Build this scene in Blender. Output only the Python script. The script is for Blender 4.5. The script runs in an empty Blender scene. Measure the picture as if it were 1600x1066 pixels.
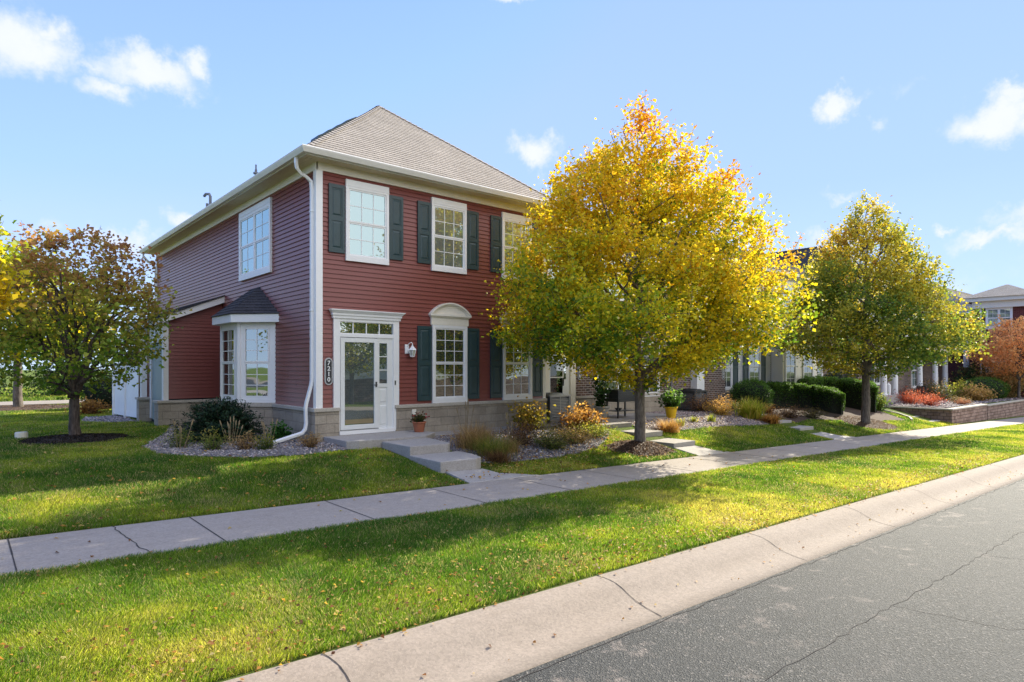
import bpy, math, random
import numpy as np
from mathutils import Vector, noise as mnoise
R = math.radians
sc = bpy.context.scene
COL = sc.collection
random.seed(7)
# ------------------------------------------------------------------ camera, light, sky
# world frame: x runs along the street and the house fronts, y away from the street, camera above (0,0)
cam = bpy.data.cameras.new('camera'); camo = bpy.data.objects.new('camera', cam); COL.objects.link(camo)
camo.location = (0, 0, 1.85); camo.rotation_euler = (R(90), 0, -math.atan2(.6526, .7579))
cam.lens = 22.48; cam.sensor_width = 36; cam.shift_y = .025; cam.clip_end = 2000; cam.clip_start = .05
sc.camera = camo
SUN_EL, SUN_AZ = 31.5, 10.0            # azimuth measured from +x towards +y
sd = Vector((math.cos(R(SUN_EL))*math.cos(R(SUN_AZ)), math.cos(R(SUN_EL))*math.sin(R(SUN_AZ)), math.sin(R(SUN_EL))))
sl = bpy.data.lights.new('sun', 'SUN'); so = bpy.data.objects.new('sun', sl); COL.objects.link(so)
sl.energy = 5.0; sl.angle = R(.55); sl.color = (1, .92, .74)
so.rotation_euler = sd.to_track_quat('Z', 'Y').to_euler(); so.location = (30, 10, 30)
sc.view_settings.view_transform = 'Standard'; sc.view_settings.look = 'None'
sc.view_settings.exposure = 1.06; sc.view_settings.gamma = 1
W = bpy.data.worlds.new('World'); sc.world = W; W.use_nodes = True
wt = W.node_tree; wt.nodes.clear()

def nd(nt, typ, **kw):
    n = nt.nodes.new(typ)
    for k, v in kw.items():
        if k.startswith('i_'):
            key = k[2:]
            key = int(key) if key.isdigit() else key.replace('_', ' ')
            s = n.inputs[key]
            if isinstance(v, bpy.types.NodeSocket): nt.links.new(v, s)
            else: s.default_value = v
        else: setattr(n, k, v)
    return n
def mth(nt, op, a, b=None, c=None, clamp=False):
    n = nt.nodes.new('ShaderNodeMath'); n.operation = op; n.use_clamp = clamp
    for i, v in enumerate((a, b, c)):
        if v is None: continue
        if isinstance(v, bpy.types.NodeSocket): nt.links.new(v, n.inputs[i])
        else: n.inputs[i].default_value = v
    return n.outputs[0]
def mixc(nt, f, a, b, blend='MIX'):
    n = nt.nodes.new('ShaderNodeMix'); n.data_type = 'RGBA'; n.blend_type = blend
    for i, v in ((0, f), (6, a), (7, b)):
        if isinstance(v, bpy.types.NodeSocket): nt.links.new(v, n.inputs[i])
        else: n.inputs[i].default_value = v if i == 0 else (tuple(v)+(1,) if len(v) == 3 else v)
    return n.outputs[2]
def ramp(nt, f, stops, interp='LINEAR'):
    n = nt.nodes.new('ShaderNodeValToRGB'); n.color_ramp.interpolation = interp
    e = n.color_ramp.elements
    while len(e) < len(stops): e.new(.5)
    for el, (p, c) in zip(e, stops):
        el.position = p; el.color = (c, c, c, 1) if isinstance(c, (int, float)) else tuple(c)+(1,)
    nt.links.new(f, n.inputs[0]); return n.outputs[0]

sky = nd(wt, 'ShaderNodeTexSky', sky_type='NISHITA', sun_disc=False)
sky.sun_elevation = R(SUN_EL); sky.sun_rotation = math.atan2(sd.x, sd.y); sky.air_density = 1.0; sky.dust_density = .25; sky.ozone_density = 2.2
tc = nd(wt, 'ShaderNodeTexCoord')
def pdir(px, py):
    dx = (px-800)/999; return Vector((dx*.7577+.6526, -dx*.6525+.7579, -(py-573)/999)).normalized()
nz = nd(wt, 'ShaderNodeTexNoise', i_Vector=tc.outputs['Generated'], i_Scale=17., i_Detail=7., i_Roughness=.62)
nzc = nd(wt, 'ShaderNodeVectorMath', operation='SUBTRACT', i_0=nz.outputs['Color'], i_1=(.5, .5, .5))
nzs = nd(wt, 'ShaderNodeVectorMath', operation='SCALE', i_0=nzc.outputs[0], i_Scale=.10)
dirn = nd(wt, 'ShaderNodeVectorMath', operation='ADD', i_0=tc.outputs['Generated'], i_1=nzs.outputs[0])
# cumulus puffs: direction in the sky, angular half width and height, density
CL = [(35, 62, 95, 75, 1.), (95, 45, 45, 40, .8), (235, 112, 105, 48, 1.), (170, 140, 60, 32, .7), (300, 95, 40, 30, .8), (150, 100, 70, 20, .5),
      (838, 238, 42, 36, 1.), (1303, 162, 42, 34, 1.), (1366, 198, 24, 18, .5), (1560, 190, 85, 50, 1.), (1590, 150, 50, 34, .9),
      (1320, 300, 45, 18, .55), (1550, 375, 75, 22, .8), (1600, 345, 60, 34, .8), (1474, 358, 20, 12, .6), (190, 368, 62, 32, .8), (60, 350, 60, 22, .35),
      (290, 350, 36, 20, .6), (1420, 132, 60, 14, .22), (1275, 380, 50, 20, .5), (800, -8, 50, 14, .7), (700, 520, 300, 26, .25), (1520, 440, 200, 40, .25)]
CL += [(-500, 200, 160, 70, 1.), (-900, 60, 200, 90, .9), (2300, 150, 150, 70, .9)]
acc = None
for px, py, rx, ry, s in CL:
    d = pdir(px, py); r = d.cross(Vector((0, 0, 1))).normalized(); u = r.cross(d).normalized()
    k = Vector(((px-800)/999, 1, -(py-573)/999)).length
    a = nd(wt, 'ShaderNodeVectorMath', operation='DOT_PRODUCT', i_0=dirn.outputs[0], i_1=r*(999*k/rx)).outputs['Value']
    b = nd(wt, 'ShaderNodeVectorMath', operation='DOT_PRODUCT', i_0=dirn.outputs[0], i_1=u*(999*k/ry)).outputs['Value']
    f = nd(wt, 'ShaderNodeVectorMath', operation='DOT_PRODUCT', i_0=dirn.outputs[0], i_1=d).outputs['Value']
    rr = mth(wt, 'SQRT', mth(wt, 'ADD', mth(wt, 'MULTIPLY', a, a), mth(wt, 'MULTIPLY', b, b)))
    m = mth(wt, 'MULTIPLY', mth(wt, 'SUBTRACT', 1.08, rr, clamp=True), s)
    m = mth(wt, 'MULTIPLY', m, mth(wt, 'GREATER_THAN', f, 0))
    acc = m if acc is None else mth(wt, 'MAXIMUM', acc, m)
nz2 = nd(wt, 'ShaderNodeTexNoise', i_Vector=tc.outputs['Generated'], i_Scale=26., i_Detail=6., i_Roughness=.6)
cm = mth(wt, 'ADD', mth(wt, 'MULTIPLY', acc, 1.15), mth(wt, 'MULTIPLY', mth(wt, 'SUBTRACT', nz2.outputs['Fac'], .5), .9))
cmask = nd(wt, 'ShaderNodeMapRange', interpolation_type='SMOOTHSTEP', i_0=cm, i_1=.10, i_2=.95, i_3=0., i_4=1.).outputs[0]
cmask = mth(wt, 'MULTIPLY', cmask, mth(wt, 'GREATER_THAN', acc, .001))
sepz = nd(wt, 'ShaderNodeSeparateXYZ', i_0=tc.outputs['Generated']).outputs[2]
# pale autumn blue by elevation, with the physical sky mixed in but held below glare level
base = ramp(wt, sepz, [(0., (2.75, 3.4, 4.3)), (.08, (2.05, 2.85, 4.2)), (.25, (1.45, 2.2, 4.15)), (.5, (1.12, 1.80, 4.1)), (1., (.9, 1.55, 3.9))])
phys = mixc(wt, 1., sky.outputs[0], (2.4, 3.1, 4.4), 'DARKEN')
skyt = mixc(wt, .22, base, phys)
cloudc = mixc(wt, nz2.outputs['Fac'], (2.85, 3.05, 3.6), (3.35, 3.4, 3.65))
skyc = mixc(wt, mth(wt, 'MULTIPLY', cmask, .92), skyt, cloudc)
fill_bank = nd(wt, 'ShaderNodeVectorMath', operation='DOT_PRODUCT', i_0=dirn.outputs[0], i_1=Vector((.30, -.78, .50)).normalized()).outputs['Value']
fill_mask = ramp(wt, mth(wt, 'ADD', fill_bank, mth(wt, 'MULTIPLY', mth(wt, 'SUBTRACT', nz2.outputs['Fac'], .5), .5)), [(.50, 0.), (.82, 1.)])
skyc = mixc(wt, mth(wt, 'MULTIPLY', fill_mask, .8), skyc, (7.4, 7.3, 7.2))  # unseen bright cloud bank behind the camera, added to light the house front
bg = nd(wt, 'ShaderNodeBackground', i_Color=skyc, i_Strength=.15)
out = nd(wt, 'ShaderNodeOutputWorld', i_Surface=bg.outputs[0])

# ------------------------------------------------------------------ helpers
ORG = {}
def tag(o, label=None, cat=None, group=None, kind=None):
    if label: o['label'] = label
    if cat: o['category'] = cat
    if group: o['group'] = group
    if kind: o['kind'] = kind
    return o
def empty(name, loc, label, cat, group=None):
    o = bpy.data.objects.new(name, None); COL.objects.link(o); o.location = loc; o.empty_display_size = .2
    ORG[o.name] = Vector(loc); return tag(o, label, cat, group)
def link(name, me, parent=None, mats=()):
    o = bpy.data.objects.new(name, me); COL.objects.link(o)
    for m in mats: me.materials.append(m)
    if parent is not None:
        o.parent = parent; ORG[o.name] = ORG.get(parent.name, Vector((0, 0, 0)))
    else: ORG[o.name] = Vector((0, 0, 0))
    return o
def autouv(me):
    n = len(me.loops)
    uv = me.uv_layers.new(name='UVMap')
    nl = len(me.polygons)
    co = np.empty(len(me.vertices)*3, np.float32); me.vertices.foreach_get('co', co); co = co.reshape(-1, 3)
    pn = np.empty(nl*3, np.float32); me.polygons.foreach_get('normal', pn); pn = pn.reshape(-1, 3)
    lt = np.empty(nl, np.int32); me.polygons.foreach_get('loop_total', lt)
    lv = np.empty(n, np.int32); me.loops.foreach_get('vertex_index', lv)
    nn = np.repeat(pn, lt, axis=0); p = co[lv]
    h = np.hypot(nn[:, 0], nn[:, 1]); flat = h < .3
    hs = np.where(h < 1e-6, 1, h)
    u = (-nn[:, 1]*p[:, 0]+nn[:, 0]*p[:, 1])/hs; v = p[:, 2]/hs
    u = np.where(flat, p[:, 0], u); v = np.where(flat, p[:, 1], v)
    uv.data.foreach_set('uv', np.stack([u, v], 1).astype(np.float32).ravel())
class Fr:                                   # a wall plane: a = distance along it, z up, d = out of it
    def __init__(s, x, y, ax, ay):
        l = math.hypot(ax, ay); s.x, s.y, s.ax, s.ay = x, y, ax/l, ay/l
    def p(s, a, z, d): return (s.x+s.ax*a+s.ay*d, s.y+s.ay*a-s.ax*d, z)
class MB:
    def __init__(s): s.v = []; s.f = []; s.m = []
    def poly(s, pts, mi=0):
        i = len(s.v); s.v += [tuple(p) for p in pts]; s.f.append(tuple(range(i, i+len(pts)))); s.m.append(mi)
    def hexa(s, p, mi=0):                     # 8 points: bottom 4, top 4
        i = len(s.v); s.v += [tuple(q) for q in p]
        for f in ((3, 2, 1, 0), (4, 5, 6, 7), (0, 1, 5, 4), (1, 2, 6, 5), (2, 3, 7, 6), (3, 0, 4, 7)):
            s.f.append(tuple(i+k for k in f)); s.m.append(mi)
    def box(s, x0, y0, z0, x1, y1, z1, mi=0):
        s.hexa([(x0, y0, z0), (x1, y0, z0), (x1, y1, z0), (x0, y1, z0), (x0, y0, z1), (x1, y0, z1), (x1, y1, z1), (x0, y1, z1)], mi)
    def fb(s, fr, a0, a1, z0, z1, d0, d1, mi=0):
        s.hexa([fr.p(a0, z0, d1), fr.p(a1, z0, d1), fr.p(a1, z0, d0), fr.p(a0, z0, d0), fr.p(a0, z1, d1), fr.p(a1, z1, d1), fr.p(a1, z1, d0), fr.p(a0, z1, d0)], mi)
    def prism(s, pts, z0, z1, mi=0):          # pts counter-clockwise; z0/z1 numbers or functions
        n = len(pts); i = len(s.v); g = lambda z, p: z(*p) if callable(z) else z
        s.v += [(x, y, g(z0, (x, y))) for x, y in pts]+[(x, y, g(z1, (x, y))) for x, y in pts]
        s.f.append(tuple(i+k for k in range(n-1, -1, -1))); s.f.append(tuple(i+n+k for k in range(n))); s.m += [mi, mi]
        for k in range(n):
            q = (k+1) % n; s.f.append((i+k, i+q, i+n+q, i+n+k)); s.m.append(mi)
    def tube(s, path, rad, n=8, mi=0, cap=True):
        path = [Vector(p) for p in path]; m = len(path)
        if isinstance(rad, (int, float)): rad = [rad]*m
        i0 = len(s.v); up = Vector((0, 0, 1)); prev = None
        for k, p in enumerate(path):
            t = (path[min(k+1, m-1)]-path[max(k-1, 0)]).normalized()
            if prev is None: a = t.cross(up if abs(t.z) < .9 else Vector((1, 0, 0))).normalized()
            else: a = (prev-t*prev.dot(t)).normalized()
            prev = a; b = t.cross(a)
            for j in range(n):
                th = 2*math.pi*j/n; s.v.append(tuple(p+(a*math.cos(th)+b*math.sin(th))*rad[k]))
        for k in range(m-1):
            for j in range(n):
                q = (j+1) % n; s.f.append((i0+k*n+j, i0+k*n+q, i0+(k+1)*n+q, i0+(k+1)*n+j)); s.m.append(mi)
        if cap:
            s.f.append(tuple(i0+j for j in range(n-1, -1, -1))); s.f.append(tuple(i0+(m-1)*n+j for j in range(n))); s.m += [mi, mi]
    def lathe(s, c, prof, n=20, mi=0):
        i0 = len(s.v); m = len(prof)
        for r, z in prof:
            for j in range(n):
                th = 2*math.pi*j/n; s.v.append((c[0]+r*math.cos(th), c[1]+r*math.sin(th), c[2]+z))
        for k in range(m-1):
            for j in range(n):
                q = (j+1) % n; s.f.append((i0+k*n+j, i0+k*n+q, i0+(k+1)*n+q, i0+(k+1)*n+j)); s.m.append(mi)
    def sweep(s, path, prof, side=1, mi=0, closed=False):   # mitred extrusion; prof = (out, z) pairs
        P = [Vector((p[0], p[1])) for p in path]; Z = [p[2] for p in path]; m = len(P); rings = []
        for k in range(m):
            d0 = (P[k]-P[k-1]).normalized() if (k > 0 or closed) else None
            d1 = (P[(k+1) % m]-P[k]).normalized() if (k < m-1 or closed) else None
            if d0 is None: d0 = d1
            if d1 is None: d1 = d0
            n0 = Vector((d0.y, -d0.x))*side; n1 = Vector((d1.y, -d1.x))*side
            mt = (n0+n1); mt = mt/mt.length_squared*2
            rings.append([(P[k].x+mt.x*o, P[k].y+mt.y*o, Z[k]+z) for o, z in prof])
        i0 = len(s.v); q = len(prof)
        for r in rings: s.v += r
        for k in range(m if closed else m-1):
            for j in range(q):
                a = i0+k*q+j; b = i0+k*q+(j+1) % q; k2 = (k+1) % m
                s.f.append((a, b, i0+k2*q+(j+1) % q, i0+k2*q+j)); s.m.append(mi)
        if not closed:
            s.f.append(tuple(i0+j for j in range(q))); s.f.append(tuple(i0+(m-1)*q+j for j in range(q-1, -1, -1))); s.m += [mi, mi]
    def build(s, name, mats, parent=None, smooth=False, bevel=0, fix=True):
        me = bpy.data.meshes.new(name)
        o = ORG.get(parent.name, Vector((0, 0, 0))) if parent is not None else Vector((0, 0, 0))
        me.from_pydata(s.v, [], s.f)
        if not isinstance(mats, (list, tuple)): mats = [mats]
        for m in mats: me.materials.append(m)
        me.polygons.foreach_set('material_index', s.m)
        if fix:
            import bmesh
            bm = bmesh.new(); bm.from_mesh(me); bmesh.ops.recalc_face_normals(bm, faces=bm.faces); bm.to_mesh(me); bm.free()
        autouv(me)
        if o.length > 0: me.transform(__import__('mathutils').Matrix.Translation(-o))
        if smooth: me.polygons.foreach_set('use_smooth', [True]*len(me.polygons))
        me.update()
        ob = link(name, me, parent)
        if bevel:
            b = ob.modifiers.new('bevel', 'BEVEL'); b.width = bevel; b.segments = 2; b.limit_method = 'ANGLE'
        return ob
def copy_tree(o, parent=None):
    c = o.copy(); COL.objects.link(c); c.parent = parent
    if parent is not None: c.matrix_parent_inverse = o.matrix_parent_inverse.copy()
    for ch in list(o.children): copy_tree(ch, c)
    return c

def npmesh(name, verts, faces, mats, cols=None, parent=None, smooth=False):
    """verts (N,3), faces (M,k) numpy; cols (N,3) -> point colour attribute 'tint'"""
    o = ORG.get(parent.name, Vector((0, 0, 0))) if parent is not None else Vector((0, 0, 0))
    verts = verts-np.array(o[:])
    me = bpy.data.meshes.new(name); k = faces.shape[1]
    me.vertices.add(len(verts)); me.vertices.foreach_set('co', verts.astype(np.float32).ravel())
    me.loops.add(faces.size); me.loops.foreach_set('vertex_index', faces.astype(np.int32).ravel())
    me.polygons.add(len(faces)); me.polygons.foreach_set('loop_start', np.arange(0, faces.size, k, dtype=np.int32))
    if cols is not None:
        at = me.attributes.new('tint', 'FLOAT_COLOR', 'POINT')
        at.data.foreach_set('color', np.concatenate([cols, np.ones((len(cols), 1))], 1).astype(np.float32).ravel())
    if smooth: me.polygons.foreach_set('use_smooth', np.ones(len(faces), bool))
    me.update(calc_edges=True); me.validate()
    return link(name, me, parent, mats)

# ------------------------------------------------------------------ materials
def newmat(name):
    m = bpy.data.materials.new(name); m.use_nodes = True; nt = m.node_tree
    b = nt.nodes['Principled BSDF']; return m, nt, b
def bump(nt, b, h, strength=.3, dist=.01):
    n = nd(nt, 'ShaderNodeBump', i_Strength=strength, i_Distance=dist, i_Height=h); nt.links.new(n.outputs[0], b.inputs['Normal']); return n
def setc(nt, b, c):
    if isinstance(c, bpy.types.NodeSocket): nt.links.new(c, b.inputs['Base Color'])
    else: b.inputs['Base Color'].default_value = tuple(c)+(1,)
def geo(nt): return nd(nt, 'ShaderNodeNewGeometry').outputs['Position']
def noi(nt, scale, detail=4, rough=.55, vec=None, out='Fac'):
    n = nd(nt, 'ShaderNodeTexNoise', i_Scale=float(scale), i_Detail=float(detail), i_Roughness=rough)
    nt.links.new(vec if vec is not None else geo(nt), n.inputs['Vector']); return n.outputs[out]
def plain(name, c, rough=.5, var=.12, scale=3, bmp=0, bscale=60, metal=0, spec=.5):
    m, nt, b = newmat(name)
    n = noi(nt, scale, 5)
    n2 = noi(nt, scale*9, 4)
    f = mth(nt, 'ADD', mth(nt, 'MULTIPLY', n, .6), mth(nt, 'MULTIPLY', n2, .4))
    lo = [x*(1-var) for x in c]; hi = [min(1, x*(1+var)) for x in c]
    setc(nt, b, ramp(nt, f, [(.3, lo), (.7, hi)]))
    b.inputs['Roughness'].default_value = rough; b.inputs['Metallic'].default_value = metal; b.inputs['Specular IOR Level'].default_value = spec
    if bmp: bump(nt, b, noi(nt, bscale, 5), bmp, .01)
    return m
def leafmat(name, transl=.45, gain=1.0, rough=.55, spec=.25):
    m, nt, b = newmat(name)
    a = nd(nt, 'ShaderNodeAttribute', attribute_name='tint').outputs['Color']
    nt.links.new(a, b.inputs['Base Color']); b.inputs['Roughness'].default_value = rough; b.inputs['Specular IOR Level'].default_value = spec
    t = nd(nt, 'ShaderNodeBsdfTranslucent', i_Color=mixc(nt, 1., a, (gain, gain, gain*.8), 'MULTIPLY'))
    mx = nd(nt, 'ShaderNodeMixShader', i_0=transl, i_1=b.outputs[0], i_2=t.outputs[0])
    nt.links.new(mx.outputs[0], nt.nodes['Material Output'].inputs['Surface']); return m
M = {}
M['leaf'] = leafmat('leaf', .5, 1.35)
M['grassblade'] = leafmat('grass_blade', .5, 1.7, .5)
M['needle'] = leafmat('needle', .2, 1.0, .6)
# vinyl siding: satin, faint chalking and waviness
def sidingmat(name, c, rough=.42):
    m, nt, b = newmat(name)
    f = mth(nt, 'ADD', mth(nt, 'MULTIPLY', noi(nt, .55, 4), .6), mth(nt, 'MULTIPLY', noi(nt, 14, 4), .4))
    col = ramp(nt, f, [(.3, [x*.88 for x in c]), (.72, [min(1, x*1.12) for x in c])])
    uv = nd(nt, 'ShaderNodeTexCoord').outputs['UV']
    mp = nd(nt, 'ShaderNodeMapping', i_Vector=uv, i_Scale=(1.2, 90, 1))
    st = noi(nt, 1.5, 3, .6, mp.outputs[0])
    setc(nt, b, mixc(nt, .35, col, ramp(nt, st, [(.3, [x*.8 for x in c]), (.7, [min(1, x*1.15) for x in c])])))
    b.inputs['Roughness'].default_value = rough; b.inputs['Specular IOR Level'].default_value = .4
    bump(nt, b, noi(nt, 5, 3), .12, .02); return m
M['red'] = sidingmat('red_vinyl_siding', (.215, .062, .053), .33)
M['pale'] = sidingmat('pale_vinyl_siding', (.62, .62, .62), .5)
M['white'] = plain('white_vinyl_trim', (.80, .80, .80), .38, .05, 2)
M['cream'] = plain('cream_trim', (.77, .73, .64), .45, .06, 2)
M['gutter'] = plain('cream_gutter', (.72, .70, .65), .35, .08, 1.5)
M['soffit'] = plain('soffit', (.68, .58, .40), .55, .08, 2)
M['shut'] = plain('shutter_green_black', (.022, .052, .060), .42, .2, 4, .1, 90)
M['darkmetal'] = plain('dark_metal', (.03, .032, .035), .45, .3, 6)
M['steel'] = plain('brushed_nickel', (.42, .42, .42), .3, .1, 6, metal=.9)
M['doorrefl'] = plain('door_reflection', (.34, .28, .17), .4, .1, 6, metal=.6)  # ochre tone of the reflection low on the storm door
M['door'] = plain('white_door_paint', (.72, .73, .72), .35, .04, 3)
M['reddoor'] = plain('dark_red_door', (.12, .012, .014), .4, .15, 3)
M['tealdoor'] = plain('slate_green_door', (.20, .27, .27), .4, .1, 3)
M['terra'] = plain('terracotta', (.36, .12, .06), .75, .2, 8, .2)
M['yellow'] = plain('yellow_glaze', (.72, .47, .015), .25, .08, 4)
M['greypot'] = plain('grey_pot', (.35, .34, .32), .6, .1, 5)
M['darkpot'] = plain('dark_pot', (.035, .037, .042), .4, .2, 5)
M['teal'] = plain('teal_glaze', (.07, .30, .33), .2, .15, 6)
M['acgrey'] = plain('grey_painted_steel', (.17, .18, .20), .45, .1, 4)
M['actop'] = plain('light_grey_grille', (.42, .42, .42), .5, .1, 4)
M['soil'] = plain('potting_soil', (.03, .022, .016), .9, .4, 20, .5)
M['curtain'] = plain('pale_curtain', (.45, .52, .55), .8, .1, 6)
M['dark'] = plain('dark_interior', (.02, .02, .022), .9, .2, 3)
M['vinyl'] = plain('white_fence_vinyl', (.80, .81, .80), .4, .04, 2)
M['bark'] = None
def barkmat(name, c1, c2):
    m, nt, b = newmat(name)
    mp = nd(nt, 'ShaderNodeMapping', i_Vector=geo(nt), i_Scale=(1, 1, .22))
    f = noi(nt, 26, 6, .65, mp.outputs[0])
    setc(nt, b, ramp(nt, f, [(.32, c1), (.66, c2)])); b.inputs['Roughness'].default_value = .9
    bump(nt, b, f, .9, .03); return m
M['bark'] = barkmat('grey_brown_bark', (.05, .038, .03), (.22, .185, .155))
M['barkd'] = barkmat('dark_bark', (.028, .02, .016), (.13, .10, .085))
def concrete(name, c, dirt=(.5, .5, .5), speck=.5):
    m, nt, b = newmat(name)
    big = noi(nt, .9, 5, .6); fine = noi(nt, 160, 3, .7); mid = noi(nt, 9, 5, .6)
    col = ramp(nt, mid, [(.25, [x*.84 for x in c]), (.75, [x*1.08 for x in c])])
    col = mixc(nt, ramp(nt, big, [(.35, 0.), (.7, .35)]), col, [x*y for x, y in zip(c, (.82, .78, .72))])
    v = nd(nt, 'ShaderNodeTexVoronoi', i_Vector=geo(nt), i_Scale=95.)
    col = mixc(nt, ramp(nt, v.outputs['Distance'], [(0., speck), (.28, 0.)]), col, [x*.62 for x in c])
    g2 = nd(nt, 'ShaderNodeTexVoronoi', i_Vector=geo(nt), i_Scale=62.); gv = nd(nt, 'ShaderNodeSeparateColor', i_0=g2.outputs['Color']).outputs[0]
    col = mixc(nt, .33, col, ramp(nt, gv, [(0., [x*.62 for x in c]), (.5, c), (1., [min(1, x*1.38) for x in c])]))
    col = mixc(nt, ramp(nt, fine, [(.55, 0.), (.8, .45)]), col, [min(1, x*1.35) for x in c])
    st = nd(nt, 'ShaderNodeMapping', i_Vector=geo(nt), i_Scale=(.5, 3.2, 3.2)); stn = noi(nt, 1.6, 7, .68, st.outputs[0])
    col = mixc(nt, ramp(nt, stn, [(.50, 0.), (.75, .30)]), col, [x*y for x, y in zip(c, (.62, .58, .52))])
    spot = nd(nt, 'ShaderNodeTexVoronoi', i_Vector=geo(nt), i_Scale=7.); col = mixc(nt, ramp(nt, spot.outputs['Distance'], [(.03, .6), (.06, 0.)]), col, [x*.5 for x in c])
    setc(nt, b, col); b.inputs['Roughness'].default_value = .85; b.inputs['Specular IOR Level'].default_value = .3
    bump(nt, b, mth(nt, 'ADD', fine, mth(nt, 'MULTIPLY', mid, 1.5)), .45, .006); return m
M['walk'] = concrete('sidewalk_concrete', (.33, .29, .255))
M['curb'] = concrete('curb_concrete', (.285, .235, .19))
M['step'] = concrete('step_concrete', (.36, .335, .315))
M['patio'] = concrete('patio_concrete', (.27, .25, .235))
M['joint'] = plain('joint', (.035, .03, .028), .95, .3, 20)
def asphalt():
    m, nt, b = newmat('asphalt')
    p = geo(nt)
    v = nd(nt, 'ShaderNodeTexVoronoi', i_Vector=p, i_Scale=85.)
    v2 = nd(nt, 'ShaderNodeTexVoronoi', i_Vector=p, i_Scale=38.)
    big = noi(nt, .35, 5, .6)
    c = ramp(nt, nd(nt, 'ShaderNodeSeparateColor', i_0=v.outputs['Color']).outputs[0], [(0., (.007, .008, .009)), (.55, (.022, .026, .027)), (.9, (.056, .058, .058)), (1., (.21, .19, .17))])
    c = mixc(nt, ramp(nt, v2.outputs['Distance'], [(.1, .55), (.45, 0.)]), c, (.024, .027, .028))
    c = mixc(nt, ramp(nt, big, [(.3, 0.), (.7, .45)]), c, (.034, .037, .038))
    c = mixc(nt, ramp(nt, noi(nt, 1.1, 6, .7), [(.45, 0.), (.75, .5)]), c, (.044, .045, .045))
    # pale grit worn along the gutter edge
    sx = nd(nt, 'ShaderNodeSeparateXYZ', i_0=p).outputs
    edge = nd(nt, 'ShaderNodeMapRange', i_0=sx[1], i_1=1.4, i_2=3.3, i_3=0., i_4=1.).outputs[0]
    gr = ramp(nt, noi(nt, 3.2, 6, .7), [(.56, 0.), (.70, 1.)])
    c = mixc(nt, mth(nt, 'MULTIPLY', mth(nt, 'MULTIPLY', gr, edge), .6), c, (.33, .27, .23))
    setc(nt, b, c); b.inputs['Roughness'].default_value = .78; b.inputs['Specular IOR Level'].default_value = .35
    bump(nt, b, mth(nt, 'ADD', v.outputs['Distance'], mth(nt, 'MULTIPLY', noi(nt, 60, 3), .8)), .8, .008); return m
M['asphalt'] = asphalt()
def lawn():
    m, nt, b = newmat('lawn_soil')
    f = noi(nt, 1.1, 5, .6); g = noi(nt, 45, 5, .7); h = noi(nt, .25, 4, .6)
    c = ramp(nt, g, [(.25, (.03, .05, .008)), (.5, (.10, .15, .022)), (.75, (.2, .24, .05))])
    c = mixc(nt, ramp(nt, f, [(.4, 0.), (.68, .55)]), c, (.15, .145, .045))
    c = mixc(nt, ramp(nt, h, [(.4, 0.), (.7, .35)]), c, (.05, .10, .018))
    setc(nt, b, c); b.inputs['Roughness'].default_value = .9; b.inputs['Specular IOR Level'].default_value = .1
    bump(nt, b, g, 1., .05); return m
M['lawn'] = lawn()
def shingle(name, c, c2, line=.35):
    m, nt, b = newmat(name)
    uv = nd(nt, 'ShaderNodeTexCoord').outputs['UV']
    br = nd(nt, 'ShaderNodeTexBrick', offset=.37, i_Vector=uv, i_Color1=tuple(c)+(1,), i_Color2=tuple(c2)+(1,), i_Mortar=tuple(x*line for x in c)+(1,), i_Scale=1.,
            i_Mortar_Size=.006, i_Mortar_Smooth=.3, i_Bias=0., i_Brick_Width=.30, i_Row_Height=.14)
    v = nd(nt, 'ShaderNodeTexVoronoi', i_Vector=geo(nt), i_Scale=70.)
    gr = nd(nt, 'ShaderNodeSeparateColor', i_0=v.outputs['Color']).outputs[0]
    col = mixc(nt, .55, br.outputs[0], ramp(nt, gr, [(0., [x*.6 for x in c]), (1., [min(1, x*1.45) for x in c2])]))
    col = mixc(nt, ramp(nt, noi(nt, 1.3, 4), [(.35, 0.), (.7, .3)]), col, [x*.7 for x in c])
    setc(nt, b, col); b.inputs['Roughness'].default_value = .95; b.inputs['Specular IOR Level'].default_value = .15
    bump(nt, b, mth(nt, 'ADD', gr, mth(nt, 'MULTIPLY', br.outputs['Fac'], -1.5)), .5, .006); return m
M['roof'] = shingle('weathered_tan_shingles', (.27, .24, .21), (.40, .36, .32))
M['roofd'] = shingle('dark_shingles', (.045, .043, .048), (.085, .08, .085))
def brickmat(name, c1, c2, mortar, w, h, ms, bdist=.008, off=.5, rough=.85, nvar=.5):
    m, nt, b = newmat(name)
    uv = nd(nt, 'ShaderNodeTexCoord').outputs['UV']
    br = nd(nt, 'ShaderNodeTexBrick', offset=off, i_Vector=uv, i_Color1=tuple(c1)+(1,), i_Color2=tuple(c2)+(1,), i_Mortar=tuple(mortar)+(1,), i_Scale=1.,
            i_Mortar_Size=ms, i_Mortar_Smooth=.2, i_Bias=0., i_Brick_Width=w, i_Row_Height=h)
    n = noi(nt, 22, 6, .65); n2 = noi(nt, 2.2, 4)
    col = mixc(nt, ramp(nt, n, [(.3, 0.), (.75, nvar)]), br.outputs[0], [x*.55 for x in c1])
    col = mixc(nt, ramp(nt, n2, [(.4, 0.), (.7, .3)]), col, [min(1, x*1.3) for x in c2])
    setc(nt, b, col); b.inputs['Roughness'].default_value = rough; b.inputs['Specular IOR Level'].default_value = .25
    bump(nt, b, mth(nt, 'ADD', mth(nt, 'MULTIPLY', n, 1.2), mth(nt, 'MULTIPLY', br.outputs['Fac'], -1.)), .8, bdist); return m
M['stone'] = brickmat('split_face_block', (.32, .275, .22), (.43, .375, .305), (.21, .185, .155), .40, .20, .006, .02)
M['cap'] = concrete('stone_cap', (.47, .43, .37))
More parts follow.
